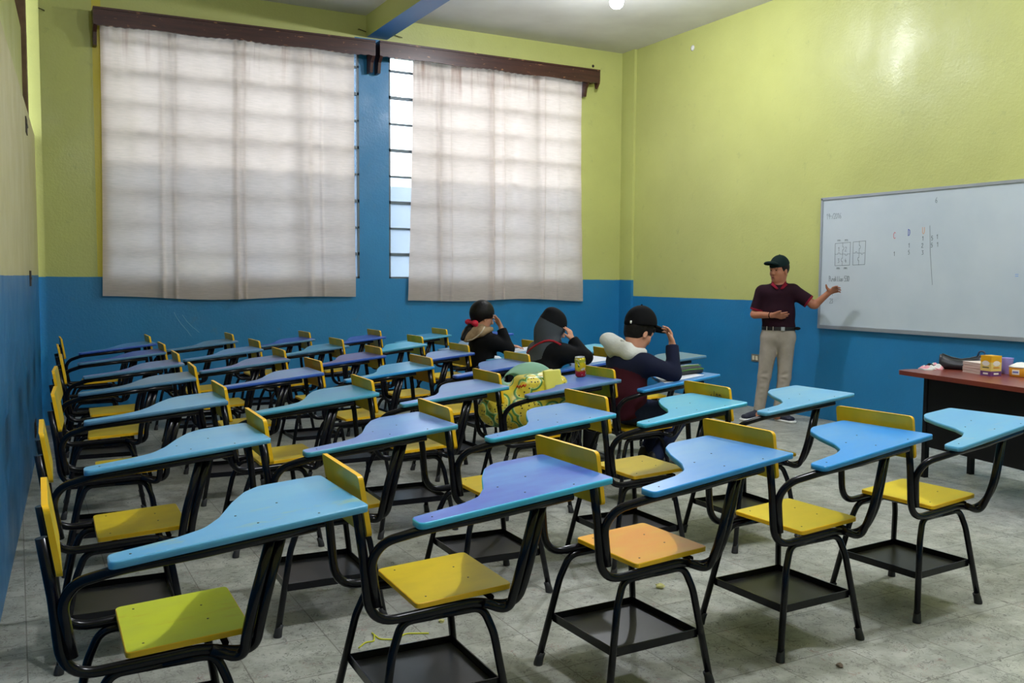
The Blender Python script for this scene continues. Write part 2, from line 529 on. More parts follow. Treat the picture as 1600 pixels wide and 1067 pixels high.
# curtains
def cloth_mat():
    m, nt, bs, out = new_mat('cream_linen')
    v = coords(nt)
    nt.nodes.remove(bs)
    sx = nt.nodes.new('ShaderNodeSeparateXYZ'); nt.links.new(v, sx.inputs[0])
    c = mix(nt, ramp(nt, noise(nt, v, 1.4, 5), [(0.3, 0.0), (0.7, 1.0)]), srgb(236, 218, 207), srgb(228, 210, 198))
    # fine slub weave
    w = nt.nodes.new('ShaderNodeMapping'); nt.links.new(v, w.inputs[0]); w.inputs['Scale'].default_value = (8, 1, 120)
    c = mix(nt, ramp(nt, noise(nt, w.outputs[0], 1.5, 3), [(0.35, 0.0), (0.75, 0.35)]), c, srgb(180, 166, 148))
    # rusty water marks below the rail
    up = ramp(nt, math_(nt, 'SUBTRACT', sx.outputs[2], 2.9), [(0.35, 0.0), (0.80, 1.0)])
    w2 = nt.nodes.new('ShaderNodeMapping'); nt.links.new(v, w2.inputs[0]); w2.inputs['Scale'].default_value = (9, 1, 0.7)
    st = math_(nt, 'MULTIPLY', up, ramp(nt, noise(nt, w2.outputs[0], 1.3, 4), [(0.55, 0.0), (0.75, 0.6)]))
    c = mix(nt, st, c, srgb(150, 100, 80))
    df = nt.nodes.new('ShaderNodeBsdfDiffuse'); tl = nt.nodes.new('ShaderNodeBsdfTranslucent')
    nt.links.new(c, df.inputs[0]); nt.links.new(c, tl.inputs[0])
    mx = nt.nodes.new('ShaderNodeMixShader'); mx.inputs[0].default_value = 0.5
    nt.links.new(df.outputs[0], mx.inputs[1]); nt.links.new(tl.outputs[0], mx.inputs[2])
    b = nt.nodes.new('ShaderNodeBump'); b.inputs['Strength'].default_value = 0.4; b.inputs['Distance'].default_value = 0.004
    nt.links.new(noise(nt, v, 11, 5, 0.6), b.inputs['Height'])
    nt.links.new(b.outputs[0], df.inputs['Normal'])
    nt.links.new(mx.outputs[0], out.inputs[0])
    return m
M['cloth'] = cloth_mat()
def curtain(name, x0, x1, zt, zb, folds, label, flare=(0, 0), seed=1):
    rnd = random.Random(seed)
    nx, nz = 260, 90
    fr = [(rnd.uniform(2, 9), rnd.uniform(0, 6.28), rnd.uniform(0.002, 0.006)) for _ in range(7)]
    V = []; F = []
    for j in range(nz+1):
        t = j/nz                       # 0 top, 1 bottom
        for i in range(nx+1):
            s = i/nx
            xa = x0 - flare[0]*t**2; xb = x1 + flare[1]*t**2
            x = xa+(xb-xa)*s
            y = 9.698
            for k, ph, am in fr:
                y += am*(0.5+0.8*(1-abs(2*t-0.9)))*math.sin(k*s*6.28+ph+0.5*math.sin(3*t+ph))
            for fx, wd, am in folds:
                d = (x-fx-0.012*math.sin(4*t+fx))/wd
                y -= am*math.exp(-d*d)*(0.6+0.5*t)
            # pleats under the rail
            y += 0.010*math.exp(-t*7)*math.sin(s*95+2*math.sin(s*11))
            # horizontal slack against the bars
            y += 0.0035*math.sin(t*31+2.2*math.sin(s*7))*(0.3+t)
            z = zt+(zb-zt)*t + (0.012*math.sin(s*9+seed)+0.02*(s-0.5)**2*4*(1 if seed == 1 else -0.6))*t
            V.append((x, y, z))
    for j in range(nz):
        for i in range(nx):
            a = j*(nx+1)+i
            F.append((a, a+1, a+nx+2, a+nx+1))
    me = mesh_from(name, V, F, [M['cloth']], smooth=True)
    o = obj(name, me)
    return tag(o, label, 'curtain', 'cream curtains over the louvred windows')
curtain('curtain', 0.765, 3.275, 3.76, 1.115, [(1.30, 0.02, 0.03), (1.42, 0.015, 0.02), (2.02, 0.022, 0.045), (2.10, 0.012, 0.02), (2.78, 0.03, 0.03), (2.92, 0.012, 0.018)],
        'wide cream curtain drawn over the left window', (0.03, 0.01), 1)
curtain('curtain', 3.955, 6.18, 3.80, 1.085, [(4.28, 0.02, 0.028), (4.42, 0.014, 0.02), (4.95, 0.025, 0.05), (5.10, 0.014, 0.025), (5.65, 0.016, 0.028), (5.85, 0.012, 0.015)],
        'narrower cream curtain over the right window, leaving a gap beside the blue pier', (0.06, 0.06), 2)

# wooden pelmets with brackets
def pelmet(x0, x1, z0, z1, label, scal, brackets):
    e = empty('curtain_pelmet', ((x0+x1)/2, 9.6, z0), 0, label, 'pelmet', 'dark wooden pelmets above the windows')
    ox, oz = (x0+x1)/2, z0
    b = MB()
    n = 70
    top = []; bot = []
    for i in range(n+1):
        s = i/n; x = x0+(x1-x0)*s
        zt = z0+(z1-z0)*s
        top.append((x, zt)); bot.append((x, zt-0.135-(0.010*abs(math.sin(s*scal*PI)))-0.006*math.sin(s*23)))
    V = []
    for yy in (-0.04, -0.015):
        V += [(x-ox, yy, z-oz) for x, z in top] + [(x-ox, yy, z-oz) for x, z in bot]
    m = n+1
    F = []
    for i in range(n):
        F.append((i, i+1, m+i+1, m+i)); F.append((2*m+i+1, 2*m+i, 3*m+i, 3*m+i+1))
        F.append((i+1, i, 2*m+i, 2*m+i+1)); F.append((m+i, m+i+1, 3*m+i+1, 3*m+i))
    F += [(0, m, 3*m, 2*m), (n, 2*m+n, 3*m+n, m+n)]
    b.add(V, F)
    b.build('front_board', M['wood_dark'], e)
    b = MB(); zz = 0.0
    b.add([(x0-ox, -0.045, -0.0+0.002), (x1-ox, -0.045, z1-z0+0.002), (x1-ox, 0.15, z1-z0+0.002), (x0-ox, 0.15, 0.002),
           (x0-ox, -0.045, 0.022), (x1-ox, -0.045, z1-z0+0.022), (x1-ox, 0.15, z1-z0+0.022), (x0-ox, 0.15, 0.022)],
          [(0,3,2,1),(4,5,6,7),(0,1,5,4),(1,2,6,5),(2,3,7,6),(3,0,4,7)])
    b.build('top_board', M['wood_dark'], e)
    for bx, dz in brackets:
        b = MB()
        zt = z0+(z1-z0)*(bx-x0)/(x1-x0)-oz
        prof = [(-0.038, zt), (-0.038, zt-0.14), (0.02, zt-0.20), (0.045, zt-dz), (0.15, zt-dz), (0.15, zt)]
        w = 0.016
        V = [(bx-ox-w, y, z) for y, z in prof]+[(bx-ox+w, y, z) for y, z in prof]
        k = len(prof)
        b.add(V, [tuple(range(k)), tuple(range(2*k-1, k-1, -1))]+[(i, k+i, k+(i+1) % k, (i+1) % k) for i in range(k)])
        b.build('bracket', M['wood_dark'], e)
    return e
pelmet(0.70, 3.47, 3.825, 3.858, 'long dark brown wooden pelmet with a chipped scalloped edge above the left curtain', 34, [(0.717, 0.315), (3.452, 0.30)])
pelmet(3.52, 6.36, 3.866, 3.868, 'dark brown wooden pelmet above the right curtain, ending near the corner', 34, [(3.54, 0.31), (6.20, 0.30), (6.343, 0.12)])

# iron stubs sticking out of the back wall
for i, (x, z, dx, lab) in enumerate([(0.30, 3.79, -0.16, 'thin bent iron rod end in the wall above the left end of the left pelmet'),
        (3.34, 4.02, 0.08, 'short iron rod end in the wall just left of the ceiling beam'), (3.74, 4.01, 0.10, 'short iron rod end in the wall just right of the ceiling beam')]):
    b = MB(); b.tube([(x, YB+0.02, z), (x, YB-0.02, z+0.002), (x+dx, YB-0.03, z+0.05 if i == 0 else z-0.02)], 0.004, 6)
    tag(b.build('iron_rod', M['iron']), lab, 'rod', 'iron rod ends in the back wall')
b = MB(); b.lathe([(0.004, 0), (0.018, 0.002), (0.014, 0.01), (0.004, 0.012)], 10)
tag(b.build('wall_plug', M['iron'], None, (6.377, YB, 3.975), (R(90), 0, 0)), 'small dark plug in the yellow wall above the right end of the right pelmet', 'plug')
b = MB(); b.lathe([(0.03, 0), (0.034, 0.003), (0.02, 0.008), (0.004, 0.009)], 12)
tag(b.build('wall_patch', M['ceiling'], None, (XR, 8.416, 3.97), (0, R(-90), 0)), 'small round white plaster patch high on the yellow right wall', 'patch')

# latches on the partition
for y, z, lab in [(7.50, 2.405, 'top black metal latch on the left partition'), (7.44, 1.32, 'black metal latch on the left partition at the paint line'), (7.55, 0.22, 'lowest black metal latch on the left partition near the floor')]:
    e = empty('partition_latch', (lwx(y), y, z), R(-2.99), lab, 'latch', 'latches on the left partition')
    b = MB(); b.box((0, -0.10, -0.055), (0.006, 0.10, 0.055)); b.build('plate', M['iron'], e)
    b = MB(); b.box((0.006, -0.06, -0.008), (0.012, 0.06, 0.008)); b.build('slide_bolt', M['bolt'], e)

# wall socket
e = empty('wall_socket', (XR, 7.28, 0.522), 0, 'ivory double power socket in a dark plate behind the teacher\'s leg', 'socket')
b = MB(); b.box((-0.008, -0.06, -0.038), (0, 0.06, 0.038)); b.build('plate', simple('socket_plate', srgb(120, 116, 104), 0.5), e)
for yy in (-0.022, 0.022):
    b = MB(); b.box((-0.014, yy-0.016, -0.022), (-0.008, yy+0.016, 0.022)); b.build('outlet', simple('socket_ivory', srgb(216, 206, 180), 0.4), e)

# ------------------------------------------------------------------ light bulbs
def emit(name, c, s):
    m, nt, bs, out = new_mat(name)
    bs.inputs['Emission Color'].default_value = c
    bs.inputs['Emission Strength'].default_value = s
    bs.inputs['Base Color'].default_value = (0.9, 0.9, 0.9, 1)
    return m
def globe_mat():
    m, nt, bs, out = new_mat('frosted_glowing_globe')
    nt.nodes.remove(bs)
    tr = nt.nodes.new('ShaderNodeBsdfTransparent'); em = nt.nodes.new('ShaderNodeEmission')
    em.inputs[0].default_value = (0.80, 0.92, 1.0, 1); em.inputs[1].default_value = 12
    ad = nt.nodes.new('ShaderNodeAddShader')
    nt.links.new(tr.outputs[0], ad.inputs[0]); nt.links.new(em.outputs[0], ad.inputs[1]); nt.links.new(ad.outputs[0], out.inputs[0])
    return m
M['bulb'] = globe_mat()
M['white_plastic'] = simple('white_plastic', srgb(226, 226, 222), 0.4)
def bulb(x, y, power, label):
    e = empty('light_bulb', (x, y, ZC), 0, label, 'lamp', 'bare hanging bulbs')
    b = MB(); b.lathe([(0.05, 0), (0.05, -0.012), (0.012, -0.02), (0.003, -0.024), (0.003, -0.17)], 16); b.build('cord', M['white_plastic'], e)
    b = MB(); b.lathe([(0.004, -0.165), (0.022, -0.175), (0.024, -0.215), (0.0235, -0.222)], 20); b.build('socket', M['white_plastic'], e)
    b = MB(); b.lathe([(0.022, -0.222), (0.034, -0.240), (0.056, -0.268), (0.066, -0.300), (0.058, -0.336), (0.036, -0.358), (0.002, -0.366)], 20); b.build('bulb_globe', M['bulb'], e)
    ld = bpy.data.lights.new('bulb_light', 'POINT'); ld.energy = power; ld.color = (0.90, 0.93, 1.0); ld.shadow_soft_size = 0.045
    lo = bpy.data.objects.new('bulb_light', ld); link(lo, e); lo.location = (0, 0, -0.30)
    return e
LP = 130
bulb(4.92, 7.14, LP*0.75, 'lit white bulb on the ceiling near the back corner')
bulb(5.30, 2.6, LP, 'lit bulb on the ceiling above the front of the room')
bulb(1.75, 1.9, LP*0.95, 'lit bulb on the ceiling over the nearest chairs')

# ------------------------------------------------------------------ tablet-arm chairs
RT = 0.0135
def tz(x): return 0.7048+(x+0.1876)/0.61*0.0616       # top of the writing tablet
TABLET_POLY = [(-0.188, -0.302), (0.424, -0.282), (0.412, 0.128), (0.235, 0.140), (0.185, 0.100), (0.135, 0.012), (0.082, -0.110), (0.035, -0.178), (-0.03, -0.208), (-0.188, -0.230)]
def tablet_mesh():
    poly = round_poly(TABLET_POLY, [0.022, 0.012, 0.02, 0.06, 0.05, 0.10, 0.09, 0.07, 0.08, 0.022], 5)
    b = MB()
    n = len(poly); th = 0.018; ch = 0.0022
    cx, cy = 0.12, -0.12
    ins = []
    for i in range(n):
        a, c, d = Vector(poly[i-1]), Vector(poly[i]), Vector(poly[(i+1) % n])
        t = (d-a).normalized(); nn = Vector((-t.y, t.x))
        ins.append((c.x+nn.x*ch, c.y+nn.y*ch))
    V = [(x, y, tz(x)-th) for x, y in poly]+[(x, y, tz(x)-ch) for x, y in poly]+[(x, y, tz(x)) for x, y in ins]
    b.add(V, [tuple(range(n-1, -1, -1))], 1)
    b.add(V, [(i, (i+1) % n, n+(i+1) % n, n+i) for i in range(n)], 1, True)
    b.add(V, [(n+i, n+(i+1) % n, 2*n+(i+1) % n, 2*n+i) for i in range(n)], 1)
    b.add(V, [tuple(range(2*n, 3*n))], 0)
    return b
def slab_mesh(poly, zt, th):
    b = MB(); n = len(poly); ch = 0.002
    ins = []
    for i in range(n):
        a, c, d = Vector(poly[i-1]), Vector(poly[i]), Vector(poly[(i+1) % n])
        t = (d-a).normalized(); nn = Vector((-t.y, t.x)); ins.append((c.x+nn.x*ch, c.y+nn.y*ch))
    V = [(x, y, zt(x)-th) for x, y in poly]+[(x, y, zt(x)-ch) for x, y in poly]+[(x, y, zt(x)) for x, y in ins]
    b.add(V, [tuple(range(n-1, -1, -1))], 1)
    b.add(V, [(i, (i+1) % n, n+(i+1) % n, n+i) for i in range(n)], 1)
    b.add(V, [(n+i, n+(i+1) % n, 2*n+(i+1) % n, 2*n+i) for i in range(n)], 1)
    b.add(V, [tuple(range(2*n, 3*n))], 0)
    return b
def seat_z(x): return 0.450+(x/0.148)*0.008
def back_mesh():
    # board in (y, s) plane, leaning; s from 0 (bottom) to 1 (top)
    poly = round_poly([(-0.179, 0), (0.179, 0), (0.179, 1), (-0.179, 1)], 0.0, 1)
    H = 0.171
    poly = round_poly([(-0.179, 0), (0.179, 0), (0.179, H), (-0.179, H)], [0.018]*4, 5)
    def P(y, s, off):
        t = s/H
        x = -0.277-0.026*t+0.010*(1-(y/0.179)**2)*-1.0   # slight hollow towards the back
        return (x-off, y, 0.648+0.171*t)
    b = MB(); n = len(poly)
    ny = 10
    V = [P(y, s, 0) for y, s in poly]+[P(y, s, 0.014) for y, s in poly]
    # faces as strips so the curve shows
    b2 = MB()
    ys = sorted(set([-0.179+0.0358*i for i in range(11)]))
    b.add(V, [tuple(range(n))], 0)
    b.add(V, [tuple(range(2*n-1, n-1, -1))], 0)
    b.add(V, [(i, n+i, n+(i+1) % n, (i+1) % n) for i in range(n)], 1)
    return b

P_back = lambda y: [(-0.328, y, 0.785), (-0.300, y, 0.60), (-0.284, y, 0.46), (-0.262, y, 0.412), (-0.10, y, 0.4155), (0.06, y, 0.4225)]
def side_near():
    b = MB(); y = -0.168
    pts = [(-0.321, y, 0.745), (-0.300, y, 0.60), (-0.283, y, 0.405), (0.03, y, 0.420), (0.152, -0.186, 0.396), (0.156, -0.247, 0.505), (0.214, -0.241, tz(0.213)-0.026)]
    b.tube(fillet(pts, [0.5, 0.085, 0.2, 0.07, 0.35], 10), RT, 12)
    return b
def side_far():
    b = MB(); y = 0.158
    pts = [(-0.321, y, 0.745), (-0.300, y, 0.60), (-0.283, y, 0.405), (0.10, y, 0.426)]
    b.tube(fillet(pts, [0.5, 0.085], 8), RT, 12)
    return b
def cross_bars():
    b = MB()
    b.tube([(-0.09, -0.165, 0.414), (-0.09, 0.155, 0.414)], 0.009, 8)
    b.tube([(0.085, -0.165, 0.4235), (0.085, 0.155, 0.4235)], 0.009, 8)
    return b
def riser():
    b = MB()
    pts = [(0.045, -0.196, 0.424), (0.120, -0.208, 0.392), (0.126, -0.254, 0.505), (0.186, -0.250, tz(0.18)-0.026)]
    b.tube(fillet(pts, [0.065, 0.35], 10), RT, 12)
    return b
def arm_tube():
    b = MB()
    pts = [(-0.262, -0.172, 0.455), (-0.284, -0.180, 0.585), (-0.255, -0.205, 0.640), (-0.165, -0.262, tz(-0.165)-0.031), (0.02, -0.276, tz(0.02)-0.0305), (0.290, -0.268, tz(0.29)-0.0305)]
    b.tube(fillet(pts, [0.12, 0.10, 0.12, 0.3], 8), RT, 12)
    return b
def leg(front, side):
    b = MB()
    s = side
    if front:
        pts = [(-0.065, 0.152*s, 0.394), (0.062, 0.153*s, 0.396), (0.092, 0.166*s, 0.32), (0.140, 0.206*s, 0.012)]
    else:
        pts = [(-0.065, 0.152*s, 0.394), (-0.185, 0.153*s, 0.392), (-0.218, 0.166*s, 0.31), (-0.278, 0.206*s, 0.012)]
    b.tube(fillet(pts, [0.05, 0.2], 7), 0.012, 12)
    return b
def foot(front, side):
    b = MB()
    x, xx = (0.140, 0.130) if front else (-0.278, -0.267)
    y, yy = 0.206*side, 0.1995*side
    b.tube([(x, y, 0.0), (x, y, 0.006), (xx*0.45+x*0.55, yy*0.45+y*0.55, 0.028), (xx, yy, 0.045)], [0.016, 0.0165, 0.0145, 0.0135], 12)
    return b
def legpt(front, side, z):
    t = (0.32-z)/0.308
    return ((0.092+0.048*t) if front else (-0.218-0.060*t), (0.166+0.04*t)*side)
def shelf_parts():
    z = 0.172
    c = [legpt(False, -1, z), legpt(True, -1, z), legpt(True, 1, z), legpt(False, 1, z)]
    i = 0.008
    q = [(c[0][0]+i, c[0][1]+i), (c[1][0]-i, c[1][1]+i), (c[2][0]-i, c[2][1]-i), (c[3][0]+i, c[3][1]-i)]
    b = MB(); b.prism([(x+(0.006 if k in (0, 3) else -0.006), y+(0.006 if k in (0, 1) else -0.006)) for k, (x, y) in enumerate(q)], z-0.010, z-0.008)
    f = MB()
    t = 0.004
    for k in range(4):
        a, d = Vector(q[k]), Vector(q[(k+1) % 4])
        u = (d-a).normalized(); nn = Vector((-u.y, u.x))
        p = [a, d, d+nn*t, a+nn*t]
        f.prism([(v.x, v.y) for v in p], z-0.014, z+0.014)
        p = [a+nn*t, d+nn*t, d+nn*0.022, a+nn*0.022]
        f.prism([(v.x, v.y) for v in p], z-0.014, z-0.0105)
    return b, f
def bolt(parent, x, y, z, mat):
    b = bolt.me
    o = obj('bolt', b, parent, (x, y, z))
    return o
_b = MB(); _b.lathe([(0.003, -0.001), (0.003, 0.0005), (0.002, 0.0009), (0.0005, 0.001)], 8)
bolt.me = _b.mesh('bolt', [M['bolt']])

sh_b, sh_f = shelf_parts()
seat_poly = round_poly([(-0.148, -0.172), (0.148, -0.172), (0.148, 0.172), (-0.148, 0.172)], [0.018]*4, 4)
CM = dict(
  seat=slab_mesh(seat_poly, seat_z, 0.015).mesh('seat', [M['seat_y'], M['yel_edge']]),
  backrest=back_mesh().mesh('backrest', [M['back_y'], M['yel_edge']]),
  writing_tablet=tablet_mesh().mesh('writing_tablet', [TM['sky'], EM['sky']]),
  side_near=side_near().mesh('side_frame', [M['tube']]), side_far=side_far().mesh('side_frame', [M['tube']]),
  cross=cross_bars().mesh('seat_crossbar', [M['tube']]),
  riser=riser().mesh('tablet_support', [M['tube']]), arm=arm_tube().mesh('armrest_tube', [M['tube']]),
  shelf=sh_b.mesh('shelf', [M['shelf']]), shelf_frame=sh_f.mesh('shelf_frame', [M['tube']]))
for fr in (0, 1):
    for sd in (-1, 1):
        CM['leg', fr, sd] = leg(fr, sd).mesh('leg', [M['tube']])
        CM['foot', fr, sd] = foot(fr, sd).mesh('foot_cap', [M['rubber']])

def setmats(o, mats):
    for i, m in enumerate(mats):
        o.material_slots[i].link = 'OBJECT'
        o.material_slots[i].material = m

CHAIRS = {}
def chair(key, x, y, deg, tab, edge, seat, back, label, bolts=False):
    e = empty('tablet_arm_chair', (x, y, 0), R(deg), label, 'chair', 'tablet-arm school chairs in rows')
    s = obj('seat', CM['seat'], e); setmats(s, [M[seat], M['yel_edge']])
    bk = obj('backrest', CM['backrest'], e); setmats(bk, [M[back], M['yel_edge']])
    t = obj('writing_tablet', CM['writing_tablet'], e); setmats(t, [TM[tab], EM[edge]])
    obj('side_frame', CM['side_near'], e); obj('side_frame', CM['side_far'], e)
    obj('seat_crossbar', CM['cross'], e)
    obj('tablet_support', CM['riser'], e); obj('armrest_tube', CM['arm'], e)
    obj('shelf', CM['shelf'], e); obj('shelf_frame', CM['shelf_frame'], e)
    for fr in (0, 1):
        for sd in (-1, 1):
            l = obj('leg', CM['leg', fr, sd], e); obj('foot_cap', CM['foot', fr, sd], l)
    if bolts:
        for bx, by in ((-0.105, 0.13), (-0.105, -0.13), (0.06, 0.055), (0.06, -0.055)):
            bolt(s, bx, by, seat_z(bx)+0.0003, None)
        for bx, by in ((-0.14, -0.265), (0.12, -0.13), (0.155, -0.235), (0.235, -0.085), (0.30, -0.262)):
            bolt(t, bx, by, tz(bx)+0.0003, None)
    CHAIRS[key] = e
    return e
ROWN = {'N': 'in the row nearest the camera', 'S': 'in the second row from the camera', 'T': 'in the third row from the camera', 'F': 'in the fourth row from the camera',
        'V': 'in the fifth row from the camera', 'W': 'in the sixth row from the camera', 'X': 'in the farthest row under the curtains'}
POSN = ['leftmost', 'second from left', 'third from left', 'fourth from left', 'fifth from left', 'sixth from left']
DESC = {'sky': 'sky blue', 'stain': 'stained sky blue', 'purple': 'violet blue', 'blue': 'mid blue', 'azure': 'bright azure', 'pale': 'scratched pale blue', 'teal': 'teal blue', 'cyan': 'turquoise blue',
        'peri': 'periwinkle blue', 'lav': 'lavender blue', 'indigo': 'deep indigo', 'mauve': 'mauve', 'steel': 'steel blue', 'grey': 'greyish blue'}
CH = [
 ('N1', 0.359, 2.493, -1.0, 'stain', 'sky', 'seat_green', 'back_y', 'chair with stained sky blue tablet and green seat, leftmost of the nearest row'),
 ('N2', 1.107, 2.482, -1.4, 'purple', 'cyan', 'seat_y', 'back_y', 'chair with violet tablet edged in cyan, second from left in nearest row'),
 ('N3', 1.853, 2.503, 1.7, 'blue', 'azure', 'seat_orange', 'back_y', 'chair with blue tablet and orange seat in the nearest row'),
 ('N4', 2.618, 2.541, 1.9, 'azure', 'azure', 'seat_y2', 'back_y', 'chair with bright azure tablet, fourth from left in the nearest row'),
 ('N5', 3.350, 2.577, 3.7, 'pale', 'sky', 'seat_y2', 'back_y', 'chair with scratched pale blue tablet in front of the black desk panel'),
 ('S1', 0.386, 3.576, -1.5, 'sky', 'sky', 'seat_y', 'back_y', None),
 ('S2', 1.111, 3.561, -1.6, 'peri', 'teal', 'seat_y', 'back_y', None),
 ('S3', 1.838, 3.531, -1.5, 'blue', 'cyan', 'seat_y', 'back_y', None),
 ('S4', 2.620, 3.560, -0.6, 'cyan', 'cyan', 'seat_y', 'back_y', None),
 ('S5', 3.369, 3.587, -1.7, 'sky', 'sky', 'seat_y', 'back_y', 'chair with black scribble on its backrest, in front of the man\'s feet'),
 ('T1', 0.462, 4.665, -4.0, 'sky', 'steel', 'seat_y', 'back_y', None),
 ('T2', 1.171, 4.632, -0.6, 'teal', 'teal', 'seat_y', 'back_y', None),
 ('T3', 1.891, 4.607, -1.5, 'peri', 'teal', 'seat_y', 'back_y', None),
 ('T4', 2.658, 4.632, -1.9, 'purple', 'steel', 'seat_y', 'back_y', 'chair holding the drink can and the watermelon print bag'),
 ('T5', 3.344, 4.588, 1.9, 'blue', 'azure', 'seat_y', 'back_g', 'chair occupied by the boy in the black cap'),
 ('F1', 0.500, 5.744, -4.4, 'steel', 'steel', 'seat_y', 'back_y', None),
 ('F2', 1.212, 5.712, -3.0, 'peri', 'blue', 'seat_y', 'back_y', None),
 ('F3', 1.982, 5.777, 0.8, 'pale', 'azure', 'seat_y', 'back_o', None),
 ('F4', 2.703, 5.720, 1.3, 'peri', 'blue', 'seat_y', 'back_o', None),
 ('F5', 3.404, 5.690, 0.5, 'blue', 'blue', 'seat_y', 'back_y', 'chair occupied by the child in the grey and black hooded jacket'),
 ('F6', 4.239, 5.770, -8.0, 'grey', 'steel', 'seat_y', 'back_y', 'chair with greyish blue tablet just ahead of the boy in the black cap'),
 ('V1', 0.566, 6.650, -2.0, 'lav', 'steel', 'seat_y', 'back_y', None),
 ('V2', 1.272, 6.684, -1.5, 'lav', 'steel', 'seat_y', 'back_y', None),
 ('V3', 1.999, 6.715, 0.0, 'mauve', 'blue', 'seat_y', 'back_y', None),
 ('V4', 2.699, 6.664, 0.0, 'peri', 'blue', 'seat_y', 'back_y', None),
 ('V5', 3.405, 6.640, 0.0, 'teal', 'steel', 'seat_y', 'back_y', 'chair occupied by the girl with the red hair bow'),
 ('V6', 4.130, 6.740, 0.0, 'cyan', 'sky', 'seat_y', 'back_y', 'chair with turquoise tablet half hidden behind the boy\'s pale hood'),
 ('W1', 0.585, 7.660, -1.0, 'indigo', 'steel', 'seat_y', 'back_y', None),
 ('W2', 1.294, 7.640, 0.0, 'blue', 'steel', 'seat_y', 'back_y', None),
 ('W3', 2.052, 7.740, 1.0, 'teal', 'steel', 'seat_y', 'back_y', None),
 ('W4', 2.703, 7.640, 1.0, 'cyan', 'teal', 'seat_y', 'back_y', None),
 ('W5', 3.490, 7.760, 0.0, 'steel', 'steel', 'seat_y', 'back_g', None),
 ('X1', 0.640, 8.640, 0.0, 'blue', 'blue', 'seat_y', 'back_y', None),
 ('X2', 1.328, 8.680, 0.0, 'steel', 'steel', 'seat_y', 'back_y', None),
 ('X3', 2.028, 8.690, 0.0, 'indigo', 'steel', 'seat_y', 'back_y', None),
 ('X4', 2.741, 8.730, 1.0, 'indigo', 'blue', 'seat_y', 'back_y', None),
 ('X5', 3.468, 8.760, 1.0, 'teal', 'teal', 'seat_y', 'back_y', None),
 ('X6', 4.149, 8.730, 1.0, 'indigo', 'blue', 'seat_y', 'back_y', None),
]
CX = {c[0]: c[1] for c in CH}; CX0 = dict(CX)
for it in range(40):                       # neighbours in a row just touch, never cut into each other
    for c in CH:
        k2 = c[0][0]+str(int(c[0][1])+1)
        if k2 not in CX: continue
        g = (CX[k2]-0.321)-(CX[c[0]]+0.424)
        if g < 0.002:
            CX[c[0]] = max(CX[c[0]]-(0.002-g)*0.25, c[1]-0.010); CX[k2] = min(CX[k2]+(0.002-g)*0.25, CX0[k2]+0.010)
for (k, x, y, dg, tb, ed, st, bk, lab) in CH:
    x = CX[k]
    if lab is None:
        lab = 'chair with %s tablet, %s %s' % (DESC[tb], POSN[int(k[1])-1], ROWN[k[0]])
    chair(k, x, y, dg, tb, ed, st, bk, lab, bolts=k[0] in 'NS')

def ribbon(b, pts, w, z=0.0, close=False):
    """flat stroke in the local xy plane made of short quads"""
    P = [Vector((p[0], p[1])) for p in pts]
    for a, c in zip(P[:-1], P[1:]):
        d = c-a
        if d.length < 1e-6: continue
        u = d.normalized(); n = Vector((-u.y, u.x))*w/2; e = u*w*0.3
        q = [a-e-n, c+e-n, c+e+n, a-e+n]
        b.add([(v.x, v.y, z) for v in q]+[(v.x, v.y, z+0.0006) for v in q], [(0,3,2,1),(4,5,6,7),(0,1,5,4),(1,2,6,5),(2,3,7,6),(3,0,4,7)])
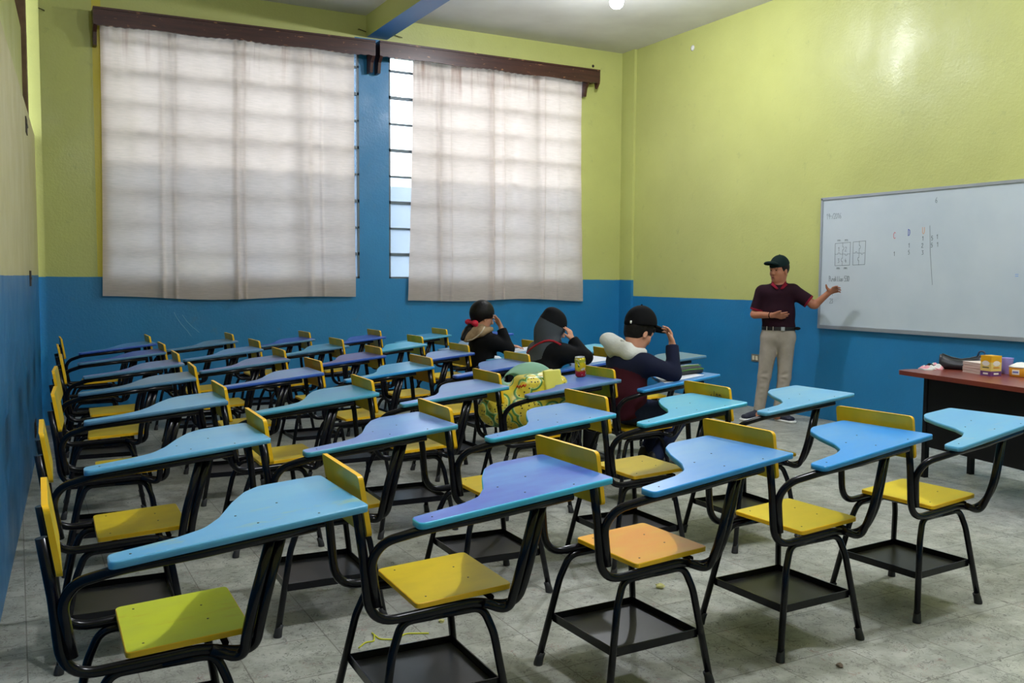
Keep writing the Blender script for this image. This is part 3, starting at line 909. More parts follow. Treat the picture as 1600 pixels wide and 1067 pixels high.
# handwriting strokes in a 1 x 1.6 cell, y up
GL = {
 '1': [[(0.2, 1.2), (0.55, 1.6), (0.55, 0)]], '2': [[(0.05, 1.3), (0.3, 1.6), (0.75, 1.5), (0.75, 1.1), (0.05, 0), (0.9, 0.03)]],
 '3': [[(0.1, 1.55), (0.8, 1.5), (0.4, 0.95), (0.8, 0.7), (0.7, 0.1), (0.1, 0.05)]], '4': [[(0.5, 1.6), (0.1, 0.6), (0.9, 0.65)], [(0.7, 1.1), (0.65, 0)]],
 '5': [[(0.8, 1.6), (0.2, 1.55), (0.15, 0.9), (0.7, 0.95), (0.8, 0.35), (0.45, 0), (0.1, 0.1)]], '6': [[(0.7, 1.6), (0.2, 0.9), (0.15, 0.2), (0.6, 0), (0.85, 0.4), (0.6, 0.8), (0.2, 0.5)]],
 '0': [[(0.5, 1.6), (0.15, 1.1), (0.2, 0.2), (0.55, 0), (0.85, 0.5), (0.8, 1.3), (0.5, 1.6)]], '9': [[(0.8, 1.3), (0.4, 1.6), (0.15, 1.1), (0.5, 0.8), (0.8, 1.2), (0.7, 0)]],
 '8': [[(0.5, 0.85), (0.2, 1.2), (0.5, 1.6), (0.8, 1.2), (0.2, 0.4), (0.5, 0), (0.8, 0.4), (0.5, 0.85)]], '/': [[(0.1, 0), (0.8, 1.6)]], '-': [[(0.1, 0.8), (0.9, 0.85)]],
 'C': [[(0.85, 1.4), (0.5, 1.6), (0.15, 1.1), (0.2, 0.3), (0.5, 0), (0.85, 0.2)]], 'D': [[(0.2, 0), (0.2, 1.6), (0.7, 1.35), (0.8, 0.7), (0.55, 0.1), (0.2, 0)]],
 'U': [[(0.15, 1.6), (0.2, 0.3), (0.5, 0), (0.8, 0.3), (0.85, 1.6)]], 'P': [[(0.2, -0.1), (0.2, 1.6), (0.75, 1.4), (0.7, 0.9), (0.2, 0.8)]],
 'u': [[(0.1, 0.8), (0.15, 0.1), (0.5, 0), (0.8, 0.3)], [(0.8, 0.8), (0.85, 0)]], 'n': [[(0.1, 0), (0.15, 0.8)], [(0.15, 0.5), (0.5, 0.8), (0.8, 0.6), (0.85, 0)]],
 'd': [[(0.75, 0.5), (0.4, 0.8), (0.1, 0.35), (0.4, 0), (0.75, 0.3), (0.8, 1.5), (0.85, 0)]], 'i': [[(0.4, 0.8), (0.45, 0)], [(0.4, 1.1), (0.42, 1.2)]],
 'l': [[(0.4, 1.5), (0.45, 0), (0.7, 0.1)]], 'e': [[(0.1, 0.4), (0.8, 0.5), (0.5, 0.85), (0.15, 0.5), (0.4, 0), (0.85, 0.15)]], 's': [[(0.75, 0.8), (0.2, 0.7), (0.7, 0.3), (0.1, 0)]],
 'a': [[(0.75, 0.75), (0.3, 0.8), (0.1, 0.3), (0.5, 0), (0.75, 0.7), (0.85, 0)]], 'N': [[(0.1, 0), (0.15, 1.6), (0.8, 0.1), (0.85, 1.6)]], 'r': [[(0.2, 0.8), (0.2, 0), (0.2, 0.6), (0.7, 0.8)]],
 'J': [[(0.7, 1.6), (0.65, 0.2), (0.3, 0), (0.1, 0.3)]], '=': [[(0, 0.5), (1, 0.55)], [(0, 1.0), (1, 1.05)]], 'o': [[(0.5, 0.8), (0.15, 0.4), (0.5, 0), (0.85, 0.4), (0.5, 0.8)]],
}
def write(b, text, x, y, h, w, z=0.0, jig=0.0, sp=1.15):
    s = h/1.6
    for c in text:
        if c in GL:
            for st in GL[c]:
                ribbon(b, [(x+px*s*0.85, y+py*s) for px, py in st], w, z)
        x += s*sp*(0.9 if c != ' ' else 0.6)
    return x

# black scribble on a backrest of the second row, dark mark on the backrest beyond the boy
M['ink'] = simple('black_ink', srgb(22, 24, 26), 0.5)
b = MB(); write(b, 'NJan', 0, 0, 0.045, 0.004); b.v = [(x, y, z) for x, y, z in b.v]
o = b.build('scribble', M['ink'], [c for c in CHAIRS['S5'].children if c.name.startswith('backrest')][0])
# rear face of the board: local +x of text runs to -y of the chair
o.matrix_local = Matrix.Translation((-0.3075, -0.02, 0.755)) @ Matrix(((0, 0, -1, 0), (-1, 0, 0, 0), (0, 1, 0, 0), (0, 0, 0, 1))) @ Matrix.Rotation(R(-7), 4, 'Y').to_4x4()
o['label'] = 'black handwritten scribble'

# ------------------------------------------------------------------ whiteboard
BX = XR-0.03
e = empty('whiteboard', (XR, 6.405, 0.897), 0, 'large white board with an aluminium frame on the right wall', 'whiteboard')
BL, BH = 2.44, 1.222
b = MB(); b.box((-0.022, -BL, 0.0), (-0.004, 0, BH)); b.build('writing_surface', M['board'], e)
b = MB()
b.box((-0.032, -BL-0.01, BH-0.012), (0, 0.012, BH+0.012)); b.box((-0.034, -BL-0.01, -0.016), (0, 0.012, 0.018))
b.box((-0.032, -0.010, 0), (0, 0.012, BH)); b.box((-0.032, -BL-0.01, 0), (0, -BL+0.012, BH))
b.build('frame', M['alu'], e)
def ink(name, c): return simple('marker_'+name, srgb(*c), 0.5)
INK = dict(grey=ink('grey', (112, 122, 130)), red=ink('red', (206, 120, 130)), blue=ink('blue', (70, 80, 170)), orange=ink('orange', (206, 160, 130)), dark=ink('dark', (84, 94, 100)), lblue=ink('light_blue', (110, 150, 210)))
def on_board(b, name, mat, label=None):
    # stroke plane: u = distance along the board to the right (-y), v = height
    b.v = [(-0.0222-z, -u, v) for u, v, z in b.v]
    o = b.build(name, mat, e)
    if label: o['label'] = label
    return o
def bu(y): return 6.405-y
def bv(z): return z-0.897
b = MB(); write(b, '19-/2016', bu(6.355), bv(1.925), 0.05, 0.0035, sp=0.8); on_board(b, 'handwritten_date', INK['grey'], 'faint grey handwritten date')
b = MB()
def jig(b, x0, x1, y0, y1):
    ribbon(b, [(x0, y0), (x1, y0+0.004), (x1+0.003, y1), (x0-0.004, y1-0.006), (x0, y0)], 0.0035)
    xm, ym = (x0+x1)/2, (y0+y1)/2; r = 0.014
    def bumpl(a, c, s):
        A, C = Vector(a), Vector(c); d = C-A; n = Vector((-d.y, d.x)).normalized()*s
        return [A, A+d*0.38, A+d*0.36+n*0.6, A+d*0.5+n, A+d*0.64+n*0.6, A+d*0.62, C]
    for a, c, s in [((xm, y1), (xm, ym), r), ((xm, ym), (xm, y0), -r), ((x0, ym), (xm, ym), r), ((xm, ym), (x1, ym), -r)]:
        ribbon(b, [(p[0], p[1]) for p in bumpl(a, c, s)], 0.003)
x0, x1, y0_, y1_ = bu(6.232), bu(6.058), bv(1.482), bv(1.697)
jig(b, x0, x1, y0_, y1_)
for t, fx, fy in (('1', .18, .62), ('2', .66, .62), ('3', .18, .12), ('4', .66, .12)):
    write(b, t, x0+(x1-x0)*fx, y0_+(y1_-y0_)*fy, 0.04, 0.003)
for fx in (0.12, 0.62):
    write(b, 'mnn'.replace('m', 'n'), x0+(x1-x0)*fx, y1_+0.012, 0.03, 0.0025, sp=0.7); write(b, 'nnn', x0+(x1-x0)*fx, y0_-0.034, 0.03, 0.003, sp=0.7)
jig(b, bu(6.02), bu(5.885), bv(1.486), bv(1.705))
on_board(b, 'puzzle_drawing', INK['dark'], 'two hand-drawn squares split into jigsaw pieces')
b = MB(); write(b, 'Pundillas 530', bu(6.302), bv(1.335), 0.05, 0.0035, sp=0.68); on_board(b, 'handwritten_note', INK['dark'])
b = MB(); write(b, '1', bu(6.262), bv(1.20), 0.03, 0.003); write(b, '23', bu(6.285), bv(1.125), 0.045, 0.003, sp=0.8); on_board(b, 'handwritten_number', INK['dark'])
for t, y, z, c, n in (('C', 5.585, 1.735, 'red', 'red letter C'), ('D', 5.435, 1.755, 'blue', 'blue letter D'), ('U', 5.292, 1.765, 'orange', 'orange letter U')):
    b = MB(); write(b, t, bu(y), bv(z-0.02), 0.055, 0.006); on_board(b, 'column_letter', INK[c], n)
b = MB()
for t, y, z in (('1', 5.290, 1.70), ('1', 5.425, 1.645), ('2', 5.292, 1.64), ('1', 5.575, 1.575), ('5', 5.425, 1.585), ('3', 5.288, 1.58), ('5', 5.20, 1.70), ('1', 5.15, 1.71), ('5', 5.20, 1.64), ('1', 5.145, 1.645)):
    write(b, t, bu(y), bv(z-0.012), 0.036, 0.004)
on_board(b, 'handwritten_sum', INK['dark'], 'grey handwritten column sum')
b = MB(); ribbon(b, [(bu(5.217), bv(1.812)), (bu(5.205), bv(1.6)), (bu(5.172), bv(1.311))], 0.004); on_board(b, 'ruled_line', INK['grey'])
b = MB(); write(b, '6', bu(5.175), bv(2.0), 0.045, 0.004); on_board(b, 'handwritten_number', INK['grey'])
b = MB(); write(b, '=', bu(4.44), bv(1.37), 0.045, 0.005); on_board(b, 'equals_sign', INK['lblue'], 'blue equals sign')
# ------------------------------------------------------------------ teacher's desk
dk = empty('teacher_desk', (5.34, 4.293, 0), math.atan2(3.25-4.293, 5.127-5.34)+PI/2-R(0), 'teacher\'s desk with reddish brown top and black modesty panel, at the right edge', 'desk')
# local: -y runs along the front edge towards the camera, +x away from the pupils
M['desk_top'] = simple('reddish_brown_laminate', srgb(128, 58, 44), 0.28, c2=srgb(112, 50, 40), nscale=3)
M['desk_black'] = simple('black_laminate', srgb(10, 11, 13), 0.5, spec=0.2)
b = MB()
b.prism(round_poly([(0, 0.0), (0.10, 0.03), (0.62, 0.0), (0.62, -1.55), (0, -1.55)], [0.05, 0.06, 0.05, 0.05, 0.05]), 0.700, 0.730)
b.build('desk_top', M['desk_top'], dk)
b = MB(); b.box((0.135, -1.45, 0.215), (0.153, -0.115, 0.70)); b.build('modesty_panel', M['desk_black'], dk)
for lx in (0.13, 0.52):
    for ly in (-0.13, -1.46):
        b = MB(); b.box((lx, ly-0.015, 0.0), (lx+0.035, ly+0.02, 0.70)); b.build('leg', M['desk_black'], dk)
for ly in (-0.13, -1.46):
    b = MB(); b.box((0.165, ly-0.012, 0.62), (0.52, ly+0.012, 0.70)); b.build('side_rail', M['desk_black'], dk)
DZ = 0.730
# things on the desk
def blobmesh(lo, hi, seed, mats, name, label, cat, rz=0, n=18, amp=0.35):
    rnd = random.Random(seed)
    cx, cy = (lo[0]+hi[0])/2, (lo[1]+hi[1])/2
    a, c = (hi[0]-lo[0])/2, (hi[1]-lo[1])/2
    V = []; F = []; m = n*2
    ph = [rnd.uniform(0, 6.28) for _ in range(8)]
    mi = []
    for j in range(n+1):
        t = j/n
        for i in range(m):
            an = 2*PI*i/m
            r = math.sin(t*PI/2)
            wv = 1+0.18*math.sin(3*an+ph[0])*t+0.08*math.sin(7*an+ph[1])*t
            x = a*r*wv*math.cos(an); y = c*r*wv*math.sin(an)
            z = (hi[2]-lo[2])*(math.cos(t*PI/2)**0.7)*(0.65+amp*math.sin(14*x/a*0.5+ph[2])*math.sin(3.3*y/c+ph[3])+0.15*math.sin(11*an+ph[4])*t)
            V.append((x, y, max(z, 0.0008)+lo[2]))
    for j in range(n):
        for i in range(m):
            F.append((j*m+i, j*m+(i+1) % m, (j+1)*m+(i+1) % m, (j+1)*m+i)); mi.append(int((i*len(mats))/m+j*0.13) % len(mats))
    me = mesh_from(name, V, F, mats, mi, True)
    o = obj(name, me, None, (cx, cy, 0), (0, 0, rz))
    return tag(o, label, cat)
cl = [simple('cloth_pink', srgb(214, 150, 160), 0.8), simple('cloth_mint', srgb(170, 196, 186), 0.8), simple('cloth_black', srgb(20, 22, 26), 0.8), simple('cloth_white', srgb(206, 206, 204), 0.8)]
blobmesh((5.60, 4.17, DZ), (5.72, 4.31, DZ+0.045), 3, cl, 'cloth', 'crumpled pink, mint and black cloth at the left end of the teacher\'s desk', 'cloth', n=16)
blobmesh((5.50, 4.16, DZ), (5.60, 4.27, DZ+0.035), 9, [cl[3], cl[0]], 'tissue', 'crumpled pinkish white tissue at the near left corner of the teacher\'s desk', 'tissue', n=12)
# handbag
hb = empty('handbag', (5.78, 4.125, DZ), R(-60), 'black handbag with upright handle on the teacher\'s desk', 'bag')
M['leather'] = simple('black_leather', srgb(34, 36, 44), 0.4, bmp=0.2, bscale=30)
V = []; F = []; nx = 16; ns = 16
for i in range(nx+1):
    s = i/nx*2-1
    hgt = 0.072+0.042*abs(s)**2.2-(0.012 if abs(s) > 0.95 else 0)
    dep = 0.055*(1-0.25*abs(s)**3); 
    for k in range(ns):
        a = 2*PI*k/ns
        y = dep*math.copysign(abs(math.cos(a))**0.7, math.cos(a)); z = hgt/2+hgt/2*math.copysign(abs(math.sin(a))**0.7, math.sin(a))
        if math.sin(a) > 0: y *= (1-0.55*math.sin(a))
        V.append((s*0.135, y, z))
for i in range(nx):
    for k in range(ns):
        F.append((i*ns+k, i*ns+(k+1) % ns, (i+1)*ns+(k+1) % ns, (i+1)*ns+k))
F.append(tuple(range(ns-1, -1, -1))); F.append(tuple(range(nx*ns, (nx+1)*ns)))
obj('bag_body', mesh_from('bag_body', V, F, [M['leather']], smooth=True), hb)
b = MB(); b.tube(fillet([(0.10, 0, 0.09), (0.112, 0.0, 0.135), (0.146, 0.0, 0.132), (0.142, 0.0, 0.03)], 0.02), 0.006, 8); b.build('handle', simple('navy_strap', srgb(24, 60, 96), 0.5), hb)
b = MB(); b.tube([(-0.12, -0.001, 0.105), (-0.06, 0, 0.083), (0, 0, 0.072), (0.06, 0, 0.083), (0.12, 0.001, 0.105)], 0.004, 8); b.build('zip', M['bolt'], hb)
# books
RB = math.atan2(3.814-4.009, 5.561-5.632)
pp = simple('book_pages', srgb(214, 196, 190), 0.8, c2=srgb(200, 180, 172), nscale=3)
for k in range(4):
    z0 = DZ+k*0.0185
    e2 = empty('book', (5.625, 3.935, z0), RB+R([0, 1.5, -1, 0.6][k]), 'pinkish white book, %s of the stack of four on the teacher\'s desk' % ['bottom', 'second from bottom', 'third from bottom', 'topmost'][k], 'book', 'books stacked on the desk')
    b = MB(); b.box((-0.088, -0.002, 0.0012), (0.088, 0.138, 0.0168)); b.build('pages', pp, e2)
    b = MB(); b.box((-0.09, -0.004, 0.0), (0.09, 0.141, 0.0012)); b.box((-0.09, -0.004, 0.0168), (0.09, 0.141, 0.018)); b.box((-0.09, 0.1395, 0), (0.09, 0.141, 0.018)); b.build('cover', simple('book_cover_%d' % k, srgb(*[(206, 176, 170), (196, 160, 156), (214, 190, 184), (220, 206, 200)][k]), 0.5), e2)
# yellow box with purple base
def box_mat(name, h0):
    m, nt, bs, out = new_mat(name)
    v = coords(nt); sx = nt.nodes.new('ShaderNodeSeparateXYZ'); nt.links.new(v, sx.inputs[0])
    c = mix(nt, math_(nt, 'LESS_THAN', sx.outputs[2], h0*0.24), srgb(226, 206, 120), srgb(104, 62, 124))
    c = mix(nt, math_(nt, 'GREATER_THAN', sx.outputs[2], h0*0.68), c, srgb(232, 176, 20))
    nt.links.new(c, bs.inputs['Base Color']); bs.inputs['Roughness'].default_value = 0.4
    return m
M['pkg_white'] = simple('pack_label_white', srgb(236, 232, 226), 0.5); M['pkg_dark'] = simple('pack_print_dark', srgb(50, 60, 60), 0.5); M['pkg_blue'] = simple('pack_print_blue', srgb(110, 120, 190), 0.5)
def oval(b, cx, cz, rx, rz_, y, n=16, ax='y'):
    v = []
    for k in range(n):
        a = 2*PI*k/n
        v.append((cx+rx*math.cos(a), y, cz+rz_*math.sin(a)) if ax == 'y' else (y, cx+rx*math.cos(a), cz+rz_*math.sin(a)))
    b.add(v, [tuple(range(n))])
BXA = math.atan2(3.733-3.866, 5.548-5.643)     # direction of its left face
bx = empty('carton', (5.595, 3.775, DZ), R(-10), 'tall yellow carton with purple base on the teacher\'s desk', 'carton')
b = MB(); b.box((-0.043, -0.043, 0), (0.043, 0.043, 0.132)); b.build('box_body', box_mat('yellow_carton', 0.132), bx)
orange_ = simple('pack_print_orange', srgb(220, 140, 60), 0.5)
for ax in ('y', 'x'):
    def face(b, h0, h1, z0, z1): return b.box((h0, -0.0442, z0), (h1, -0.0436, z1)) if ax == 'y' else b.box((-0.0442, h0, z0), (-0.0436, h1, z1))
    b = MB(); oval(b, 0, 0.082, 0.030, 0.017, -0.0440, ax=ax); b.build('label_patch', M['pkg_white'], bx)
    b = MB(); face(b, -0.026, 0.026, 0.052, 0.058); b.build('label_stripe', orange_ if ax == 'y' else M['pkg_dark'], bx)
    b = MB(); face(b, -0.020, 0.020, 0.010, 0.021); b.build('label_stripe', M['pkg_white'], bx)
b = MB(); b.lathe([(0.030, 0), (0.031, 0.002), (0.040, 0.105), (0.0405, 0.107), (0.0385, 0.107), (0.037, 0.102), (0.029, 0.006), (0.002, 0.005)], 24)
tag(b.build('cup', simple('lilac_plastic', srgb(160, 150, 222), 0.4), None, (5.80, 3.80, DZ)), 'tall lilac plastic cup behind the yellow carton', 'cup')
tb = empty('tub', (5.74, 3.66, DZ), R(-50), 'low round yellow tub with domed white lid at the right end of the desk', 'tub')
b = MB(); b.lathe([(0.066, 0), (0.070, 0.004), (0.072, 0.054), (0.070, 0.058), (0.002, 0.058)], 32); b.build('tub_body', simple('tub_yellow', srgb(228, 160, 40), 0.4), tb)
b = MB(); b.lathe([(0.074, 0.058), (0.075, 0.064), (0.060, 0.072), (0.030, 0.088), (0.004, 0.092)], 32); b.build('lid', M['white_plastic'], tb)
for a0 in (-125, -60, 10, 80):
    b = MB(); v = []; n = 8
    for i in range(n+1):
        a = R(a0-19+38*i/n); v += [(0.0732*math.cos(a), 0.0732*math.sin(a), 0.014), (0.0732*math.cos(a), 0.0732*math.sin(a), 0.046)]
    b.add(v, [(2*i, 2*i+2, 2*i+3, 2*i+1) for i in range(n)]); b.build('label_patch', M['pkg_white'], tb)
    b = MB(); v = []
    for i in range(n+1):
        a = R(a0-14+28*i/n); v += [(0.0738*math.cos(a), 0.0738*math.sin(a), 0.024), (0.0738*math.cos(a), 0.0738*math.sin(a), 0.036)]
    b.add(v, [(2*i, 2*i+2, 2*i+3, 2*i+1) for i in range(n)]); b.build('label_print', M['pkg_blue'], tb)

# ------------------------------------------------------------------ small things on the tablets and floor
def cloc(k, x, y, z=0):
    o = CHAIRS[k]; a = o.rotation_euler.z
    return Vector((o.location.x+math.cos(a)*x-math.sin(a)*y, o.location.y+math.sin(a)*x+math.cos(a)*y, z))
def on_tablet(k, x, y): p = cloc(k, x, y); p.z = tz(x); return p
TILT = -math.atan(0.0616/0.61)
# drink can
p = on_tablet('T4', 0.325, 0.015)
can = empty('drink_can', p, R(20), 'yellow and red drink can standing on a violet tablet', 'can')
can.rotation_euler = (0, TILT, R(20))
def can_mat():
    m, nt, bs, out = new_mat('printed_can')
    v = coords(nt); sx = nt.nodes.new('ShaderNodeSeparateXYZ'); nt.links.new(v, sx.inputs[0])
    n1 = noise(nt, v, 55, 3)
    z = math_(nt, 'ADD', sx.outputs[2], math_(nt, 'MULTIPLY', math_(nt, 'SUBTRACT', n1, 0.5), 0.03))
    c = ramp(nt, math_(nt, 'DIVIDE', z, 0.122), [(0.0, srgb(196, 26, 40)), (0.28, srgb(206, 40, 40)), (0.40, srgb(226, 190, 40)), (0.66, srgb(232, 206, 30)), (0.80, srgb(150, 166, 60)), (1.0, srgb(214, 190, 40))])
    sp = ramp(nt, noise(nt, v, 38, 2, 0.5), [(0.60, 0.0), (0.63, 1.0)])
    c = mix(nt, sp, c, srgb(226, 214, 200))
    c = mix(nt, ramp(nt, noise(nt, v, 47, 2, 0.5), [(0.66, 0.0), (0.68, 1.0)]), c, srgb(60, 110, 50))
    nt.links.new(c, bs.inputs['Base Color']); bs.inputs['Roughness'].default_value = 0.25; bs.inputs['Metallic'].default_value = 0.4
    return m
b = MB(); b.lathe([(0.024, 0), (0.027, 0.003), (0.033, 0.010), (0.033, 0.108), (0.028, 0.118)], 28); b.build('can_body', can_mat(), can)
b = MB(); b.lathe([(0.028, 0.118), (0.0285, 0.122), (0.026, 0.122), (0.025, 0.119), (0.002, 0.1195)], 28); b.build('can_lid', M['alu'], can)
b = MB(); b.prism(round_poly([(-0.004, -0.007), (0.018, -0.007), (0.018, 0.007), (-0.004, 0.007)], 0.006), 0.1205, 0.122); b.build('pull_tab', M['alu'], can)

def sheet(name, k, pts, label, dz=0.001, th=0.0015, cat='paper', seed=0):
    """paper lying on a tablet; pts in the tablet frame"""
    V = []; n = len(pts)
    for dd in (0, th):
        for i, (x, y) in enumerate(pts):
            q = cloc(k, x, y); V.append((q.x, q.y, tz(x)+dz+dd))
    F = [tuple(range(n-1, -1, -1)), tuple(range(n, 2*n))]+[(i, (i+1) % n, n+(i+1) % n, n+i) for i in range(n)]
    return tag(obj(name, mesh_from(name, V, F, [M['paper']])), label, cat)
sheet('paper_sheet', 'T5', [(0.02, -0.24), (0.34, -0.225), (0.345, -0.02), (0.12, -0.03)], 'white sheet of paper under the boy\'s elbow')
sheet('paper_sheet', 'F5', [(0.10, -0.20), (0.38, -0.215), (0.40, 0.08), (0.20, 0.09)], 'white sheet of paper on the hooded child\'s tablet, behind the can')
sheet('paper_sheet', 'V5', [(0.17, -0.08), (0.40, -0.09), (0.40, 0.12), (0.20, 0.12)], 'white sheet of paper beyond the girl\'s elbow')
q = on_tablet('V5', -0.10, -0.262)
V = [(-0.03, -0.012, 0), (0.03, -0.014, 0.002), (0.035, 0.012, 0.001), (-0.02, 0.016, 0), (-0.024, -0.006, 0.014), (0.02, -0.008, 0.010), (0.026, 0.006, 0.016), (-0.015, 0.010, 0.022)]
tag(obj('paper_scrap', mesh_from('paper_scrap', V, [(0,3,2,1),(4,5,6,7),(0,1,5,4),(1,2,6,5),(2,3,7,6),(3,0,4,7)], [M['paper']]), None, (q.x, q.y, q.z+0.001)), 'crumpled white scrap of paper at the girl\'s elbow', 'paper')
# pencil case
q = on_tablet('T5', 0.305, -0.10)
pc = empty('pencil_case', (q.x, q.y, q.z), R(-52), 'dark grey pencil case with green piping on the boy\'s tablet', 'pencil case')
pc.rotation_euler = (0.0, TILT, R(-12))
V = []; F = []; nn = 14; ns = 14
for i in range(nn+1):
    s = i/nn*2-1
    w = 0.052*(1-abs(s)**6*0.5); h = 0.056*(1-abs(s)**5*0.35)*(1-0.12*s)
    for k in range(ns):
        a = 2*PI*k/ns
        V.append((s*0.105, w*math.copysign(abs(math.cos(a))**0.6, math.cos(a)), h/2+h/2*math.copysign(abs(math.sin(a))**0.6, math.sin(a))))
for i in range(nn):
    for k in range(ns): F.append((i*ns+k, i*ns+(k+1) % ns, (i+1)*ns+(k+1) % ns, (i+1)*ns+k))
F.append(tuple(range(ns-1, -1, -1))); F.append(tuple(range(nn*ns, (nn+1)*ns)))
obj('case_body', mesh_from('case_body', V, F, [simple('grey_nylon', srgb(64, 68, 72), 0.7, c2=srgb(48, 52, 54), nscale=12)], smooth=True), pc)
b = MB(); b.tube(fillet([(-0.10, -0.045, 0.028), (0, -0.054, 0.034), (0.10, -0.045, 0.028)], 0.1), 0.003, 8); b.tube([(-0.09, -0.03, 0.054), (0.0, -0.036, 0.0565), (0.09, -0.03, 0.050)], 0.0025, 8); b.build('piping', simple('green_piping', srgb(86, 150, 50), 0.6), pc)
b = MB(); b.tube([(-0.09, 0, 0.0565), (0, 0, 0.0575), (0.09, 0, 0.051)], 0.003, 8); b.build('zip', M['alu'], pc)

# yellow string and litter on the floor
b = MB(); b.tube(fillet([(1.06, 3.12, 0.003), (1.10, 3.16, 0.003), (1.13, 3.15, 0.003), (1.148, 3.20, 0.008), (1.150, 3.24, 0.003), (1.155, 3.16, 0.003), (1.21, 3.13, 0.003), (1.26, 3.17, 0.003), (1.34, 3.13, 0.003)], 0.03, 4), 0.003, 6)
tag(b.build('plastic_string', simple('yellow_string', srgb(206, 206, 40), 0.5)), 'yellow plastic string lying on the floor near the camera', 'string')
for x, y, s, lab in [(2.437, 3.143, 0.022, 'small crumpled yellowish wrapper on the floor beyond the orange seat'), (1.431, 3.217, 0.013, 'tiny yellowish scrap on the floor under the violet-blue tablet'), (2.493, 2.198, 0.014, 'small brown crumpled scrap on the bare floor near the camera')]:
    rr = random.Random(int(x*100)); V = []; n = 8
    for j in range(5):
        for i in range(n):
            a = 2*PI*i/n; r = s*math.sin(PI*(j+0.6)/5.4)*(0.7+0.5*rr.random()); V.append((r*math.cos(a), r*math.sin(a), s*(0.45-0.45*math.cos(PI*(j)/4))*(0.8+0.4*rr.random())))
    F = [(j*n+i, j*n+(i+1) % n, (j+1)*n+(i+1) % n, (j+1)*n+i) for j in range(4) for i in range(n)]+[tuple(range(n-1, -1, -1)), tuple(range(4*n, 5*n))]
    tag(obj('wrapper', mesh_from('wrapper', V, F, [simple('wrapper_colour', srgb(190, 186, 120) if y > 3 else srgb(96, 80, 62), 0.5)]), None, (x, y, 0)), lab, 'litter', 'scraps on the floor')

b = MB()
for st in ([(1.394, 0.978), (1.418, 0.926), (1.459, 0.861), (1.514, 0.795), (1.556, 0.735)], [(1.473, 0.951), (1.515, 0.886), (1.564, 0.833), (1.632, 0.772)]):
    ribbon(b, st, 0.004)
b.v = [(x, YB-0.0002-z, y) for x, y, z in b.v]
o = b.build('scratch_mark', simple('scratch_white', srgb(120, 170, 196), 0.8)); tag(o, 'two thin pale curved scratches on the blue wall under the left curtain', 'scratch')

